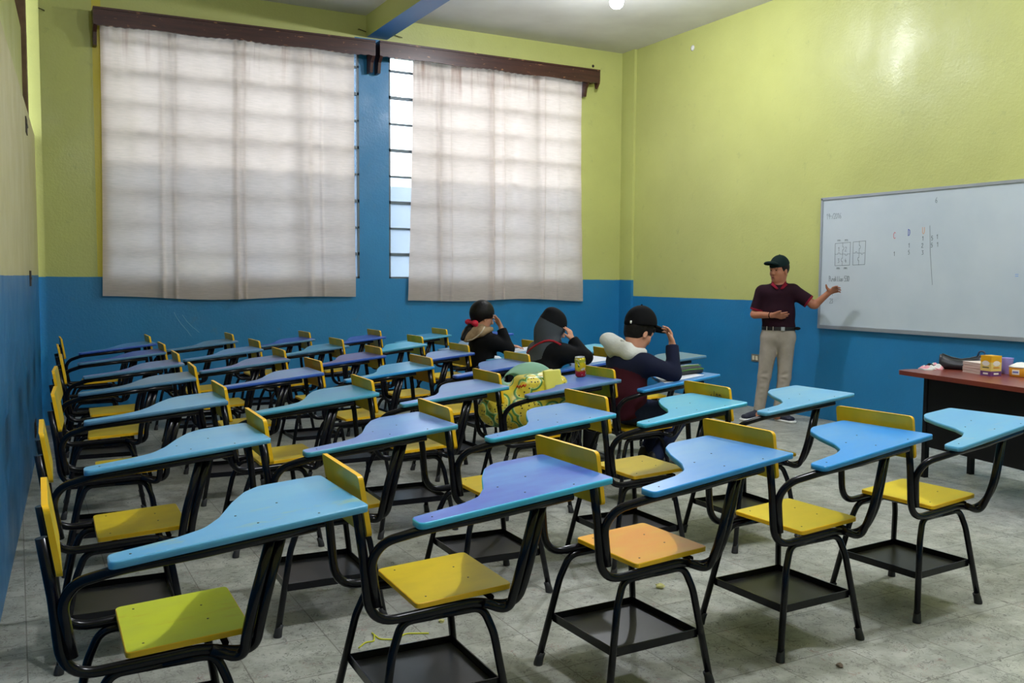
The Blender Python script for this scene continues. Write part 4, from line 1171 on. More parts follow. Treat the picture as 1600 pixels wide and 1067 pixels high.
# ------------------------------------------------------------------ organic shapes: smooth distance fields meshed by surface nets
def _v(a): return np.array(a, dtype=np.float64)
class Field:
    def __init__(s, lo, hi, h):
        s.h = h; s.lo = _v(lo)
        n = np.ceil((_v(hi)-s.lo)/h).astype(int)+1
        s.ax = [(s.lo[i]+h*np.arange(n[i])).astype(np.float32) for i in range(3)]
        s.f = np.full(tuple(n), 0.5, np.float32)
    def _win(s, bl, bh):
        sl = []
        for i in range(3):
            a = int(np.searchsorted(s.ax[i], bl[i])); b = int(np.searchsorted(s.ax[i], bh[i]))
            if b <= a: return None
            sl.append(slice(a, b))
        return tuple(sl)
    def _apply(s, bl, bh, fn, k, op, clip):
        m = 0.03+k
        w = s._win(bl-m, bh+m)
        if w is None: return s
        X = s.ax[0][w[0]][:, None, None]; Y = s.ax[1][w[1]][None, :, None]; Z = s.ax[2][w[2]][None, None, :]
        d = fn(X, Y, Z)
        if clip:
            for p, n in clip:
                n = _v(n); n = n/np.linalg.norm(n)
                d = np.maximum(d, (X-p[0])*n[0]+(Y-p[1])*n[1]+(Z-p[2])*n[2])
        a = s.f[w]
        if op == 'u':
            r = np.minimum(a, d)
            if k > 0: r = r-np.maximum(k-np.abs(a-d), 0)**2/(4*k)
        else:
            d = -d
            r = np.maximum(a, d)
            if k > 0: r = r+np.maximum(k-np.abs(a-d), 0)**2/(4*k)
        s.f[w] = r
        return s
    def cone(s, a, b, ra, rb=None, k=0.02, op='u', clip=None):
        a, b = _v(a), _v(b); rb = ra if rb is None else rb
        d = b-a; L2 = max(float(d@d), 1e-9); R_ = max(ra, rb)
        def fn(X, Y, Z):
            t = np.clip(((X-a[0])*d[0]+(Y-a[1])*d[1]+(Z-a[2])*d[2])/L2, 0, 1)
            return np.sqrt((X-a[0]-t*d[0])**2+(Y-a[1]-t*d[1])**2+(Z-a[2]-t*d[2])**2)-(ra+(rb-ra)*t)
        return s._apply(np.minimum(a, b)-R_, np.maximum(a, b)+R_, fn, k, op, clip)
    def ecap(s, a, b, wa, wb, da, db, side, k=0.02, op='u', clip=None):
        """capsule with elliptical section: w along `side`, d across"""
        a, b = _v(a), _v(b); d = b-a; L = np.linalg.norm(d); t_ = d/L
        sd = _v(side); sd = sd-t_*(sd@t_); sd /= np.linalg.norm(sd); pd = np.cross(t_, sd)
        R_ = max(wa, wb, da, db)
        def fn(X, Y, Z):
            px, py, pz = X-a[0], Y-a[1], Z-a[2]
            ta = px*t_[0]+py*t_[1]+pz*t_[2]
            t = np.clip(ta/L, 0, 1)
            w = wa+(wb-wa)*t; dd = da+(db-da)*t
            u = (px*sd[0]+py*sd[1]+pz*sd[2])/w; v = (px*pd[0]+py*pd[1]+pz*pd[2])/dd
            mn = np.minimum(w, dd); e = (ta-t*L)/mn
            q = np.sqrt(u*u+v*v+e*e)
            return (q-1)*mn
        return s._apply(np.minimum(a, b)-R_, np.maximum(a, b)+R_, fn, k, op, clip)
    def ell(s, c, r, rot=None, k=0.02, op='u', clip=None):
        c, r = _v(c), _v(r); Rm = np.eye(3) if rot is None else np.array(rot)
        R_ = float(r.max())
        def fn(X, Y, Z):
            px, py, pz = X-c[0], Y-c[1], Z-c[2]
            q = [(px*Rm[i][0]+py*Rm[i][1]+pz*Rm[i][2]) for i in range(3)]
            k0 = np.sqrt(sum((q[i]/r[i])**2 for i in range(3)))
            k1 = np.sqrt(sum((q[i]/r[i]**2)**2 for i in range(3)))+1e-9
            return k0*(k0-1)/k1
        return s._apply(c-R_, c+R_, fn, k, op, clip)
    def rbox(s, c, hx, r, rot=None, k=0.02, op='u'):
        c, hx = _v(c), _v(hx); Rm = np.eye(3) if rot is None else np.array(rot); R_ = float(np.linalg.norm(hx))
        def fn(X, Y, Z):
            px, py, pz = X-c[0], Y-c[1], Z-c[2]
            q = [np.abs(px*Rm[i][0]+py*Rm[i][1]+pz*Rm[i][2])-(hx[i]-r) for i in range(3)]
            return np.sqrt(sum(np.maximum(a, 0)**2 for a in q))+np.minimum(np.maximum(q[0], np.maximum(q[1], q[2])), 0)-r
        return s._apply(c-R_, c+R_, fn, k, op, None)
    def clip(s, p, n):
        n = _v(n); n /= np.linalg.norm(n)
        X = s.ax[0][:, None, None]; Y = s.ax[1][None, :, None]; Z = s.ax[2][None, None, :]
        s.f = np.maximum(s.f, (X-p[0])*n[0]+(Y-p[1])*n[1]+(Z-p[2])*n[2]).astype(np.float32)
        return s
    def mesh(s, name, mats, pick=None):
        f = s.f; h = s.h
        ins = f < 0
        c = np.zeros(tuple(n-1 for n in f.shape), np.int8)
        for dx in (0, 1):
            for dy in (0, 1):
                for dz in (0, 1):
                    c += ins[dx:f.shape[0]-1+dx, dy:f.shape[1]-1+dy, dz:f.shape[2]-1+dz]
        act = np.argwhere((c > 0) & (c < 8))
        idx = np.full(c.shape, -1, np.int64); idx[act[:, 0], act[:, 1], act[:, 2]] = np.arange(len(act))
        acc = np.zeros((len(act), 3)); cnt = np.zeros(len(act))
        corners = [(x, y, z) for x in (0, 1) for y in (0, 1) for z in (0, 1)]
        for p in corners:
            for a in range(3):
                if p[a]: continue
                q = list(p); q[a] = 1
                fa = f[act[:, 0]+p[0], act[:, 1]+p[1], act[:, 2]+p[2]]; fb = f[act[:, 0]+q[0], act[:, 1]+q[1], act[:, 2]+q[2]]
                m = (fa < 0) != (fb < 0)
                t = fa[m]/(fa[m]-fb[m])
                pt = np.tile(np.array(p, float), (int(m.sum()), 1)); pt[:, a] += t
                acc[m] += pt; cnt[m] += 1
        V = (acc/cnt[:, None]+act)*h+s.lo
        F = []
        for a in range(3):
            o = [1, 2, 0][a]; w = [2, 0, 1][a]
            sl0 = [slice(None)]*3; sl1 = [slice(None)]*3
            sl0[a] = slice(0, -1); sl1[a] = slice(1, None)
            A = ins[tuple(sl0)]; B = ins[tuple(sl1)]
            e = np.argwhere(A != B)
            e = e[(e[:, o] > 0) & (e[:, w] > 0) & (e[:, o] < f.shape[o]-1) & (e[:, w] < f.shape[w]-1)]
            flip = A[e[:, 0], e[:, 1], e[:, 2]]
            def ix(do, dw):
                q = e.copy(); q[:, o] -= do; q[:, w] -= dw
                return idx[q[:, 0], q[:, 1], q[:, 2]]
            q = np.stack([ix(1, 1), ix(0, 1), ix(0, 0), ix(1, 0)], 1)
            q[~flip] = q[~flip][:, ::-1]
            F.append(q)
        F = np.concatenate(F)
        F = F[(F >= 0).all(1)]
        # light smoothing
        nb = np.zeros_like(V); ct = np.zeros(len(V))
        for i in range(4):
            a_, b_ = F[:, i], F[:, (i+1) % 4]
            np.add.at(nb, a_, V[b_]); np.add.at(ct, a_, 1); np.add.at(nb, b_, V[a_]); np.add.at(ct, b_, 1)
        V = V*0.5+0.5*nb/np.maximum(ct, 1)[:, None]
        me = bpy.data.meshes.new(name)
        me.vertices.add(len(V)); me.vertices.foreach_set('co', V.astype(np.float32).ravel())
        me.loops.add(len(F)*4); me.loops.foreach_set('vertex_index', F.astype(np.int32).ravel())
        me.polygons.add(len(F)); me.polygons.foreach_set('loop_start', np.arange(0, len(F)*4, 4, dtype=np.int32))
        for m in mats: me.materials.append(m)
        if pick is not None:
            C_ = V[F].mean(1)
            me.polygons.foreach_set('material_index', pick(C_).astype(np.int32))
        me.polygons.foreach_set('use_smooth', [True]*len(F))
        me.update(calc_edges=True); me.validate()
        return me

def unit(a): a = _v(a); return a/np.linalg.norm(a)
def headframe(fd, up):
    f = unit(fd); u = _v(up); u = unit(u-f*(u@f)); l = np.cross(u, f)     # l = the person's left
    return np.array([f, l, u])
def head(S, c, Rm, s=1.0, neck=None, nr=0.052):
    T = lambda x, y, z: _v(c)+s*(Rm[0]*x+Rm[1]*y+Rm[2]*z)
    S.ell(T(-0.012, 0, 0.022), _v((0.096, 0.076, 0.098))*s, Rm, k=0.01)
    S.ell(T(0.022, 0, -0.045), _v((0.066, 0.058, 0.080))*s, Rm, k=0.03)
    S.ell(T(0.052, 0, -0.098), _v((0.028, 0.030, 0.022))*s, Rm, k=0.025)
    S.ell(T(0.030, 0, -0.075), _v((0.040, 0.050, 0.034))*s, Rm, k=0.02)
    S.ell(T(0.060, 0, 0.022), _v((0.028, 0.055, 0.018))*s, Rm, k=0.02)            # brow
    for y in (-1, 1):
        S.ell(T(0.052, 0.036*y, -0.030), _v((0.026, 0.022, 0.022))*s, Rm, k=0.02)   # cheekbones
        S.ell(T(0.092, 0.031*y, 0.000), _v((0.014, 0.016, 0.011))*s, Rm, k=0.012, op='s')
        S.ell(T(-0.008, 0.076*y, -0.018), _v((0.018, 0.008, 0.031))*s, Rm, k=0.006)   # ears
        S.ell(T(-0.002, 0.085*y, -0.016), _v((0.009, 0.005, 0.018))*s, Rm, k=0.003, op='s')
    S.cone(T(0.080, 0, 0.006), T(0.104, 0, -0.030), 0.008*s, 0.012*s, k=0.010)
    for y in (-1, 1): S.ell(T(0.094, 0.011*y, -0.033), _v((0.010, 0.008, 0.007))*s, Rm, k=0.006)
    S.ell(T(0.082, 0, -0.058), _v((0.012, 0.022, 0.006))*s, Rm, k=0.006)
    S.ell(T(0.080, 0, -0.069), _v((0.012, 0.018, 0.007))*s, Rm, k=0.006)
    if neck is not None:
        S.cone(neck, T(-0.025, 0, -0.055), nr*1.1, nr*0.98, k=0.03)
    return T
def rotv(v, ax, a):
    v, ax = _v(v), unit(ax)
    return v*math.cos(a)+np.cross(ax, v)*math.sin(a)+ax*(ax@v)*(1-math.cos(a))
def hand(S, wr, f, n, t, curl=25, s=1.0, spread=1.0, thumb=(0.6, 0.75, 0.2)):
    """f fingers, n palm faces, t thumb side"""
    wr = _v(wr); f = unit(f); n = _v(n); n = unit(n-f*(n@f)); t0 = _v(t); tt = unit(np.cross(n, f)); t = tt if tt@t0 > 0 else -tt
    S.ecap(wr+f*0.004*s, wr+f*0.074*s, 0.026*s, 0.037*s, 0.017*s, 0.0125*s, t, k=0.010)
    ax = np.cross(f, n)
    L = [0.066, 0.074, 0.068, 0.054]
    for i in range(4):
        off = (0.029-0.0193*i)
        p = wr+f*(0.074-0.006*abs(i-1.2))*s+t*off*s
        d = unit(f+t*(0.10-0.07*i)*spread)
        r = [0.0088, 0.0090, 0.0086, 0.0078][i]*s
        a = R(curl*(0.8+0.14*i))
        for j, fr in enumerate((0.42, 0.32, 0.26)):
            d = rotv(d, ax, a*(0.55 if j == 0 else 0.8))
            q = p+d*L[i]*fr*s
            S.cone(p, q, r, r*0.92, k=0.004 if j else 0.008); p = q; r *= 0.92
    p = wr+f*0.020*s+t*0.020*s
    d = unit(f*thumb[0]+t*thumb[1]+n*thumb[2])
    q = p+d*0.040*s; S.cone(p, q, 0.0145*s, 0.0108*s, k=0.012)
    d = unit(d+f*0.35); S.cone(q, q+d*0.030*s, 0.0105*s, 0.0082*s, k=0.004)

def child(name, me, parent):
    o = bpy.data.objects.new(name, me); link(o, parent); return o
def eyes(T, parent, s=1.0):
    for y in (-1, 1):
        b = MB(); b.lathe([(0.0005, -0.006*s), (0.0045*s, -0.004*s), (0.006*s, 0), (0.0045*s, 0.004*s), (0.0005, 0.006*s)], 10)
        b.build('eye', M['lens'], parent, tuple(T(0.0795, 0.031*y, 0.0)))

# ---------------- teacher (local x = towards the board side, local y = away from the camera)
mx_, my_ = 6.35, 6.54
nl = math.hypot(mx_, my_)
MROT = math.atan2(-mx_/nl, my_/nl)
HR = headframe((-0.62, -0.78, -0.06), (0, 0, 1))
HC = (0.052, 0.0, 1.438)
S = Field((-0.34, -0.34, -0.01), (0.74, 0.22, 1.62), 0.0055)
S.ecap((0.06, 0, 0.86), (0.05, 0, 1.02), 0.135, 0.125, 0.088, 0.085, (1, 0, 0), k=0.03)
S.ecap((0.05, 0, 1.02), (0.045, 0, 1.22), 0.125, 0.140, 0.085, 0.088, (1, 0, 0), k=0.04)
S.cone((-0.08, 0, 1.235), (0.17, 0, 1.248), 0.052, 0.052, k=0.05)
T = head(S, HC, HR, 1.0, neck=(0.055, 0.02, 1.26), nr=0.054)
S.cone((-0.095, 0, 1.225), (-0.150, -0.005, 1.035), 0.045, 0.040, k=0.03)
S.cone((-0.150, -0.005, 1.035), (-0.165, -0.02, 1.015), 0.040, 0.037, k=0.015)
S.cone((-0.160, -0.02, 1.010), (0.000, -0.150, 1.012), 0.037, 0.026, k=0.015)
hand(S, (0.004, -0.152, 1.012), (0.97, -0.12, -0.04), (0.1, 0.75, 0.6), (0, -0.5, 0.8), curl=14, s=1.02, thumb=(0.75, 0.65, -0.1))
S.cone((0.190, 0, 1.238), (0.368, -0.02, 1.118), 0.047, 0.040, k=0.03)
S.cone((0.365, -0.02, 1.115), (0.385, -0.025, 1.112), 0.040, 0.037, k=0.012)
S.cone((0.385, -0.025, 1.112), (0.497, -0.065, 1.222), 0.037, 0.026, k=0.015)
hand(S, (0.500, -0.067, 1.226), (0.72, -0.42, 0.42), (-0.1, -0.60, -0.55), (-0.4, 0.1, 0.9), curl=24, s=1.0, thumb=(0.1, 0.95, -0.1))
for hx, kx, kz, ax_, ay in ((-0.010, -0.056, 0.42, -0.098, -0.02), (0.128, 0.126, 0.42, 0.078, -0.03)):
    S.cone((hx, 0, 0.83), (kx, -0.02, kz), 0.072, 0.048, k=0.03)
    S.cone((kx, -0.02, kz), (ax_, ay, 0.09), 0.046, 0.032, k=0.02)
    S.ell((ax_-0.01, ay-0.03, 0.05), (0.05, 0.05, 0.035), k=0.03)
man = child('person', S.mesh('person', [M['skin_man']]), None)
man.location = (mx_, my_, 0); man.rotation_euler = (0, 0, MROT)
tag(man, 'standing man in dark maroon polo shirt and khaki trousers gesturing at the whiteboard', 'person')
eyes(T, man)
b = MB(); b.lathe([(0.001, -0.003), (0.016, 0.0), (0.001, 0.003)], 12)
S = Field(T(0.07, 0, -0.064)-0.04, T(0.07, 0, -0.064)+0.04, 0.003)
S.ell(T(0.0855, 0, -0.059), (0.010, 0.021, 0.005), HR, k=0); S.ell(T(0.084, 0, -0.068), (0.010, 0.017, 0.006), HR, k=0.002)
child('lips', S.mesh('lips', [M['lips']]), man)
# eyebrows and hair
S = Field(_v(HC)-0.14, _v(HC)+0.14, 0.004)
S.ell(T(-0.016, 0, 0.026), (0.100, 0.081, 0.100), HR, k=0, clip=[(T(0, 0, -0.035), tuple(-HR[2]*1.0)), (T(0.030, 0, 0), tuple(HR[0]*0.9-HR[2]*0.35))])
child('hair', S.mesh('hair', [M['hair']]), man)
for y in (-1, 1):
    S = Field(T(0.08, 0.03*y, 0.018)-0.035, T(0.08, 0.03*y, 0.018)+0.035, 0.003)
    S.cone(T(0.086, 0.016*y, 0.016), T(0.076, 0.046*y, 0.018), 0.0045, 0.003, k=0)
    child('eyebrow', S.mesh('eyebrow', [M['hair']]), man)
cap_ = child('cap', None, man) if False else None
S = Field(_v(HC)-0.20, _v(HC)+0.22, 0.005)
S.ell(T(-0.012, 0, 0.036), (0.106, 0.087, 0.108), HR, k=0, clip=[(T(0, 0, 0.040), tuple(-HR[2]-HR[0]*0.22))])
S.ell(T(-0.085, 0, 0.030), (0.022, 0.05, 0.03), HR, k=0.02)
crown = S.mesh('cap_crown', [M['cap_green']])
cap = child('cap', crown, man)
S = Field(_v(HC)-0.22, _v(HC)+0.22, 0.004)
Rb = headframe(HR[0]*1.0+HR[2]*0.22, HR[2])
S.ell(T(0.108, 0, 0.060), (0.072, 0.072, 0.026), Rb, k=0)
S.ell(T(0.108, 0, 0.040), (0.085, 0.066, 0.030), Rb, k=0.004, op='s')
child('cap_brim', S.mesh('cap_brim', [M['cap_green']]), cap)
b = MB(); b.lathe([(0.006, 0), (0.005, 0.004), (0.001, 0.006)], 8); b.build('cap_button', M['cap_green'], cap, tuple(T(-0.012, 0, 0.143)))
# polo shirt
M['polo'] = simple('maroon_polo', srgb(40, 16, 28), 0.85, c2=srgb(32, 14, 24), nscale=8, bmp=0.25, bscale=25)
M['polo_red'] = simple('red_knit_trim', srgb(122, 22, 42), 0.85)
S = Field((-0.30, -0.20, 0.86), (0.46, 0.20, 1.36), 0.0055)
S.ecap((0.062, 0, 0.90), (0.055, 0, 1.03), 0.155, 0.140, 0.106, 0.103, (1, 0, 0), k=0.03)
S.ecap((0.055, 0, 1.03), (0.045, 0, 1.20), 0.140, 0.160, 0.103, 0.104, (1, 0, 0), k=0.05)
S.cone((-0.085, 0, 1.228), (0.175, 0, 1.242), 0.064, 0.064, k=0.05)
S.cone((0.055, 0.015, 1.24), (0.055, 0.015, 1.285), 0.085, 0.066, k=0.04)
dA = unit((-0.055, -0.005, -0.19)); pA = _v((-0.095, 0, 1.225))+dA*0.185
S.cone((-0.098, 0, 1.225), _v((-0.098, 0, 1.225))+dA*0.22, 0.063, 0.060, k=0.03, clip=[(tuple(pA), tuple(dA))])
dB = unit((0.178, -0.02, -0.12)); pB = _v((0.190, 0, 1.238))+dB*0.175
S.cone((0.190, 0, 1.236), _v((0.190, 0, 1.236))+dB*0.22, 0.064, 0.066, k=0.03, clip=[(tuple(pB), tuple(dB))])
S.clip((0, 0, 0.893), (0.0, 0, -1))
S.cone((0.055, -0.01, 1.335), (0.055, 0.02, 1.40), 0.062, 0.07, k=0.004, op='s')
S.cone((0.055, -0.14, 1.300), (0.055, -0.10, 1.235), 0.030, 0.004, k=0.004, op='s')      # open neck
for x, am in ((-0.02, 0.008), (0.06, 0.010), (0.12, 0.008)):
    S.cone((x-0.05, -0.125, 0.93), (x+0.06, -0.125, 1.02), 0.012, 0.008, k=0.02, op='s')
def pk(C):
    a = (C-(pA-dA*0.02))@dA > 0; a &= (C[:, 0] < -0.09) & (C[:, 2] < 1.12)
    c = ((C-(pB-dB*0.016))@dB > 0) & (C[:, 0] > 0.25)
    return (a | c).astype(int)
shirt = child('polo_shirt', S.mesh('polo_shirt', [M['polo'], M['polo_red']], pk), man)
S = Field((-0.08, -0.16, 1.22), (0.19, 0.14, 1.36), 0.004)
for a, c in (((0.000, -0.06, 1.300), (0.038, -0.100, 1.262)), ((0.110, -0.06, 1.300), (0.082, -0.100, 1.262))):
    S.ecap(a, c, 0.030, 0.018, 0.009, 0.007, (1, -0.2, -0.6) if a[0] < 0.05 else (1, 0.2, 0.6), k=0.0)
S.ecap((0.0, -0.055, 1.302), (-0.004, 0.03, 1.315), 0.022, 0.022, 0.009, 0.009, (0, 0, 1), k=0.01)
S.ecap((0.110, -0.055, 1.302), (0.114, 0.03, 1.315), 0.022, 0.022, 0.009, 0.009, (0, 0, 1), k=0.01)
S.ecap((-0.004, 0.03, 1.315), (0.055, 0.085, 1.320), 0.022, 0.022, 0.009, 0.009, (0, 0, 1), k=0.01)
S.ecap((0.114, 0.03, 1.315), (0.055, 0.085, 1.320), 0.022, 0.022, 0.009, 0.009, (0, 0, 1), k=0.01)
child('collar', S.mesh('collar', [M['polo_red']]), shirt)
# trousers
S = Field((-0.24, -0.22, 0.04), (0.30, 0.18, 0.94), 0.0055)
S.ecap((0.062, 0, 0.90), (0.060, 0, 0.80), 0.146, 0.160, 0.102, 0.108, (1, 0, 0), k=0.02)
for hx, kx, kz, ax_, ay in ((-0.012, -0.056, 0.42, -0.098, -0.02), (0.132, 0.128, 0.42, 0.080, -0.03)):
    S.cone((hx, 0, 0.80), (kx, -0.02, kz), 0.089, 0.062, k=0.022)
    S.cone((kx, -0.02, kz), (ax_, ay, 0.10), 0.061, 0.052, k=0.02)
    for q, zz in enumerate((0.16, 0.20, 0.245, 0.30, 0.36, 0.40, 0.45)):
        t = (zz-0.10)/0.32 if zz < 0.42 else 1; x = ax_+(kx-ax_)*t; y = ay+(-0.02-ay)*t
        S.cone((x-0.06, y-0.068, zz-0.015*(-1)**q), (x+0.06, y-0.068, zz+0.018*(-1)**q), 0.012, 0.012, k=0.020, op='s')
S.cone((0.061, -0.13, 0.66), (0.061, -0.118, 0.80), 0.012, 0.006, k=0.02, op='s')
S.clip((0, 0, 0.905), (0, 0, 1)); S.clip((0, 0, 0.072), (0, 0, -1))
tro = child('trousers', S.mesh('trousers', [M['khaki']]), man)
b = MB(); n = 32; V = []
for z in (0.868, 0.900):
    for k in range(n):
        a = 2*PI*k/n; V.append((0.062+0.157*math.cos(a), 0.111*math.sin(a), z))
    for k in range(n):
        a = 2*PI*k/n; V.append((0.062+0.150*math.cos(a), 0.104*math.sin(a), z))
for k in range(n):
    k2 = (k+1) % n
    b.add([V[k], V[k2], V[2*n+k2], V[2*n+k]], [(0, 1, 2, 3)]); b.add([V[2*n+k], V[2*n+k2], V[3*n+k2], V[3*n+k]], [(0, 1, 2, 3)]); b.add([V[n+k2], V[n+k], V[3*n+k], V[3*n+k2]], [(0, 1, 2, 3)]); b.add([V[k2], V[k], V[n+k], V[n+k2]], [(0, 1, 2, 3)])
belt = b.build('belt', simple('black_belt', srgb(22, 20, 24), 0.4), man)
b = MB(); b.box((0.085, -0.119, 0.866), (0.118, -0.110, 0.902)); b.box((0.09, -0.121, 0.872), (0.113, -0.108, 0.896)); b.build('buckle', M['alu'], belt)
for x in (-0.045, 0.012):
    b = MB(); yy = -0.111*math.sqrt(max(0, 1-((x-0.062)/0.157)**2)); b.box((x-0.004, yy-0.006, 0.864), (x+0.004, yy+0.004, 0.904)); b.build('belt_loop', M['khaki'], tro)
S = Field((0.18, -0.10, 0.84), (0.28, 0.04, 0.94), 0.004); S.ell((0.232, -0.045, 0.888), (0.030, 0.022, 0.016), k=0)
child('belt_pouch', S.mesh('belt_pouch', [M['black_cloth']]), belt)
b = MB(); V = []
wc, wd = _v((-0.012, -0.139, 1.0125)), unit((0.16, -0.13, 0.002))
u1 = unit(np.cross(wd, (0, 0, 1))); u3 = np.cross(wd, u1)
b.tube([tuple(wc+0.029*(u1*math.cos(a)+u3*math.sin(a))) for a in [2*PI*k/20 for k in range(21)]], 0.004, 6, caps=False); b.build('bracelet', M['black_cloth'], man)
# shoes
def shoe(parent, heel, dr, s=1.0, mat=None, sole=None, z=0.0):
    d = unit((dr[0], dr[1], 0)); sd = np.cross((0, 0, 1), d); hl = _v((heel[0], heel[1], z))
    P_ = lambda a, c, e: hl+d*a*s+sd*c*s+_v((0, 0, e*s))
    S = Field(P_(0.12, 0, 0.05)-0.19, P_(0.12, 0, 0.05)+0.19, 0.005)
    S.ecap(P_(0.045, 0, 0.045), P_(0.20, 0.0, 0.036), 0.038, 0.043, 0.042, 0.026, sd, k=0.02)
    S.cone(P_(0.04, 0, 0.06), P_(0.045, 0, 0.090), 0.038, 0.034, k=0.02)
    S.cone(P_(0.08, 0, 0.065), P_(0.15, 0, 0.045), 0.030, 0.028, k=0.02)
    S.clip((0, 0, z+0.018*s), (0, 0, -1))
    o = child('shoe', S.mesh('shoe', [mat]), parent)
    S = Field(P_(0.12, 0, 0.02)-0.19, P_(0.12, 0, 0.02)+0.19, 0.005)
    S.ecap(P_(0.045, 0, 0.02), P_(0.205, 0, 0.02), 0.043, 0.047, 0.05, 0.05, sd, k=0)
    S.clip((0, 0, z+0.001), (0, 0, -1)); S.clip((0, 0, z+0.024*s), (0, 0, 1))
    child('sole', S.mesh('sole', [sole]), o)
    return o
M['navy_shoe'] = simple('navy_mesh_shoe', srgb(26, 30, 50), 0.7, bmp=0.4, bscale=120)
shoe(man, (-0.072, -0.005), (-0.80, -0.60), 0.98, M['navy_shoe'], M['white_plastic'])
shoe(man, (0.055, 0.0), (0.72, -0.69), 0.98, M['navy_shoe'], M['white_plastic'])

# ---------------- boy in the black cap (chair frame: x forwards, y to his left)
def seated(k, me, label):
    o = child('person', me, None)
    o.location = CHAIRS[k].location; o.rotation_euler = (0, 0, CHAIRS[k].rotation_euler.z)
    return tag(o, label, 'person')
HR = headframe((0.86, 0.06, -0.50), (0, 0, 1)); HC = (0.010, 0.0, 1.022)
sR, eR, wR = (-0.045, -0.155, 0.838), (0.105, -0.212, 0.778), (0.142, -0.155, 0.945)
sL, eL, wL = (-0.045, 0.150, 0.838), (0.100, 0.190, 0.800), (0.235, 0.040, 0.785)
S = Field((-0.32, -0.32, 0.14), (0.44, 0.32, 1.17), 0.0055)
S.ecap((-0.07, 0, 0.545), (-0.09, 0, 0.66), 0.120, 0.110, 0.080, 0.080, (0, 1, 0), k=0.03)
S.ecap((-0.09, 0, 0.66), (-0.055, 0, 0.80), 0.110, 0.125, 0.080, 0.080, (0, 1, 0), k=0.04)
S.cone((-0.05, -0.12, 0.845), (-0.05, 0.12, 0.845), 0.042, 0.042, k=0.05)
T = head(S, HC, HR, 0.96, neck=(-0.040, 0, 0.86), nr=0.047)
S.cone(sR, eR, 0.036, 0.032, k=0.03); S.cone(eR, wR, 0.031, 0.023, k=0.012)
S.cone(sL, eL, 0.036, 0.032, k=0.03); S.cone(eL, wL, 0.031, 0.023, k=0.012)
hand(S, (0.143, -0.153, 0.950), (-0.12, 0.22, 0.95), (-0.90, 0.30, -0.1), (-0.3, -0.9, 0), curl=30, s=0.90, thumb=(0.7, 0.5, 0.4))
hand(S, wL, (0.60, -0.72, -0.12), (0.1, 0.0, -1), (-0.6, -0.6, 0), curl=8, s=0.86)
JR = ((-0.06, -0.075, 0.535), (0.262, -0.095, 0.495), (0.075, -0.110, 0.265)); JL = ((-0.06, 0.075, 0.535), (0.275, 0.085, 0.495), (0.150, 0.070, 0.265))
for a, c, d in (JR, JL):
    S.cone(a, c, 0.060, 0.045, k=0.03); S.cone(c, d, 0.042, 0.030, k=0.02)
    S.ell((d[0]+0.02, d[1], d[2]-0.03), (0.05, 0.03, 0.03), k=0.02)
boy = seated('T5', S.mesh('person', [M['skin_boy']]), 'boy in a black cap and navy and maroon sweater gripping his cap brim')
eyes(T, boy, 0.95)
M['navy_knit'] = simple('navy_fleece', srgb(26, 30, 52), 0.9, bmp=0.3, bscale=40)
M['maroon_knit'] = simple('maroon_fleece', srgb(66, 24, 36), 0.9, bmp=0.3, bscale=40)
S = Field((-0.32, -0.34, 0.44), (0.36, 0.34, 1.00), 0.0055)
S.ecap((-0.075, 0, 0.530), (-0.095, 0, 0.66), 0.148, 0.140, 0.108, 0.106, (0, 1, 0), k=0.03)
S.ecap((-0.095, 0, 0.66), (-0.075, 0, 0.79), 0.142, 0.150, 0.108, 0.108, (0, 1, 0), k=0.05)
S.cone((-0.058, -0.122, 0.835), (-0.058, 0.122, 0.835), 0.062, 0.062, k=0.06)
S.cone((-0.055, 0, 0.85), (-0.030, 0, 0.895), 0.090, 0.062, k=0.04)
for s0, e0, w0 in ((sR, eR, wR), (sL, eL, wL)):
    e0, w0 = _v(e0), _v(w0); d = unit(w0-e0)
    S.cone(s0, e0, 0.057, 0.050, k=0.04); S.cone(e0, w0+d*0.03, 0.049, 0.037, k=0.02, clip=[(tuple(w0-d*0.004), tuple(d))])
S.ell((0.09, -0.13, 0.86), (0.02, 0.03, 0.02), k=0.02, op='s')
S.clip((-0.16, 0, 0.488), (0.45, 0, -1))
pk = lambda C: ((C[:, 2] < 0.775-0.55*(C[:, 0]+0.12)-0.05*(C[:, 1])) & (C[:, 1] > -0.158) & (C[:, 1] < 0.155) & (C[:, 0] < 0.05)).astype(int)
sw = child('hooded_sweater', S.mesh('hooded_sweater', [M['navy_knit'], M['maroon_knit']], pk), boy)
S = Field((-0.30, -0.18, 0.80), (0.08, 0.20, 1.04), 0.005)
S.ecap((-0.150, 0.065, 0.945), (-0.125, -0.050, 0.918), 0.062, 0.056, 0.050, 0.042, (0, 0.2, 1), k=0.0)
S.ell((-0.180, 0.070, 0.972), (0.046, 0.052, 0.044), k=0.03)
S.cone((-0.20, 0.10, 0.93), (-0.10, -0.10, 0.985), 0.010, 0.008, k=0.02, op='s')
S.cone((-0.12, -0.075, 0.895), (-0.030, -0.092, 0.905), 0.042, 0.024, k=0.03)
S.cone((-0.12, 0.085, 0.895), (-0.020, 0.090, 0.905), 0.042, 0.024, k=0.03)
S.cone((-0.055, -0.01, 0.990), (-0.045, 0.0, 1.03), 0.058, 0.07, k=0.02, op='s')
child('hood', S.mesh('hood', [simple('pale_grey_fleece', srgb(206, 207, 204), 0.95, bmp=0.5, bscale=110)]), sw)
S = Field((-0.24, -0.22, 0.18), (0.40, 0.22, 0.66), 0.0055)
S.ecap((-0.07, 0, 0.540), (-0.08, 0, 0.60), 0.132, 0.128, 0.088, 0.09, (0, 1, 0), k=0.02)
for a, c, d in (JR, JL):
    S.cone(_v(a)+_v((0, 0, 0.008)), c, 0.084, 0.066, k=0.02); S.cone(c, d, 0.060, 0.046, k=0.02)
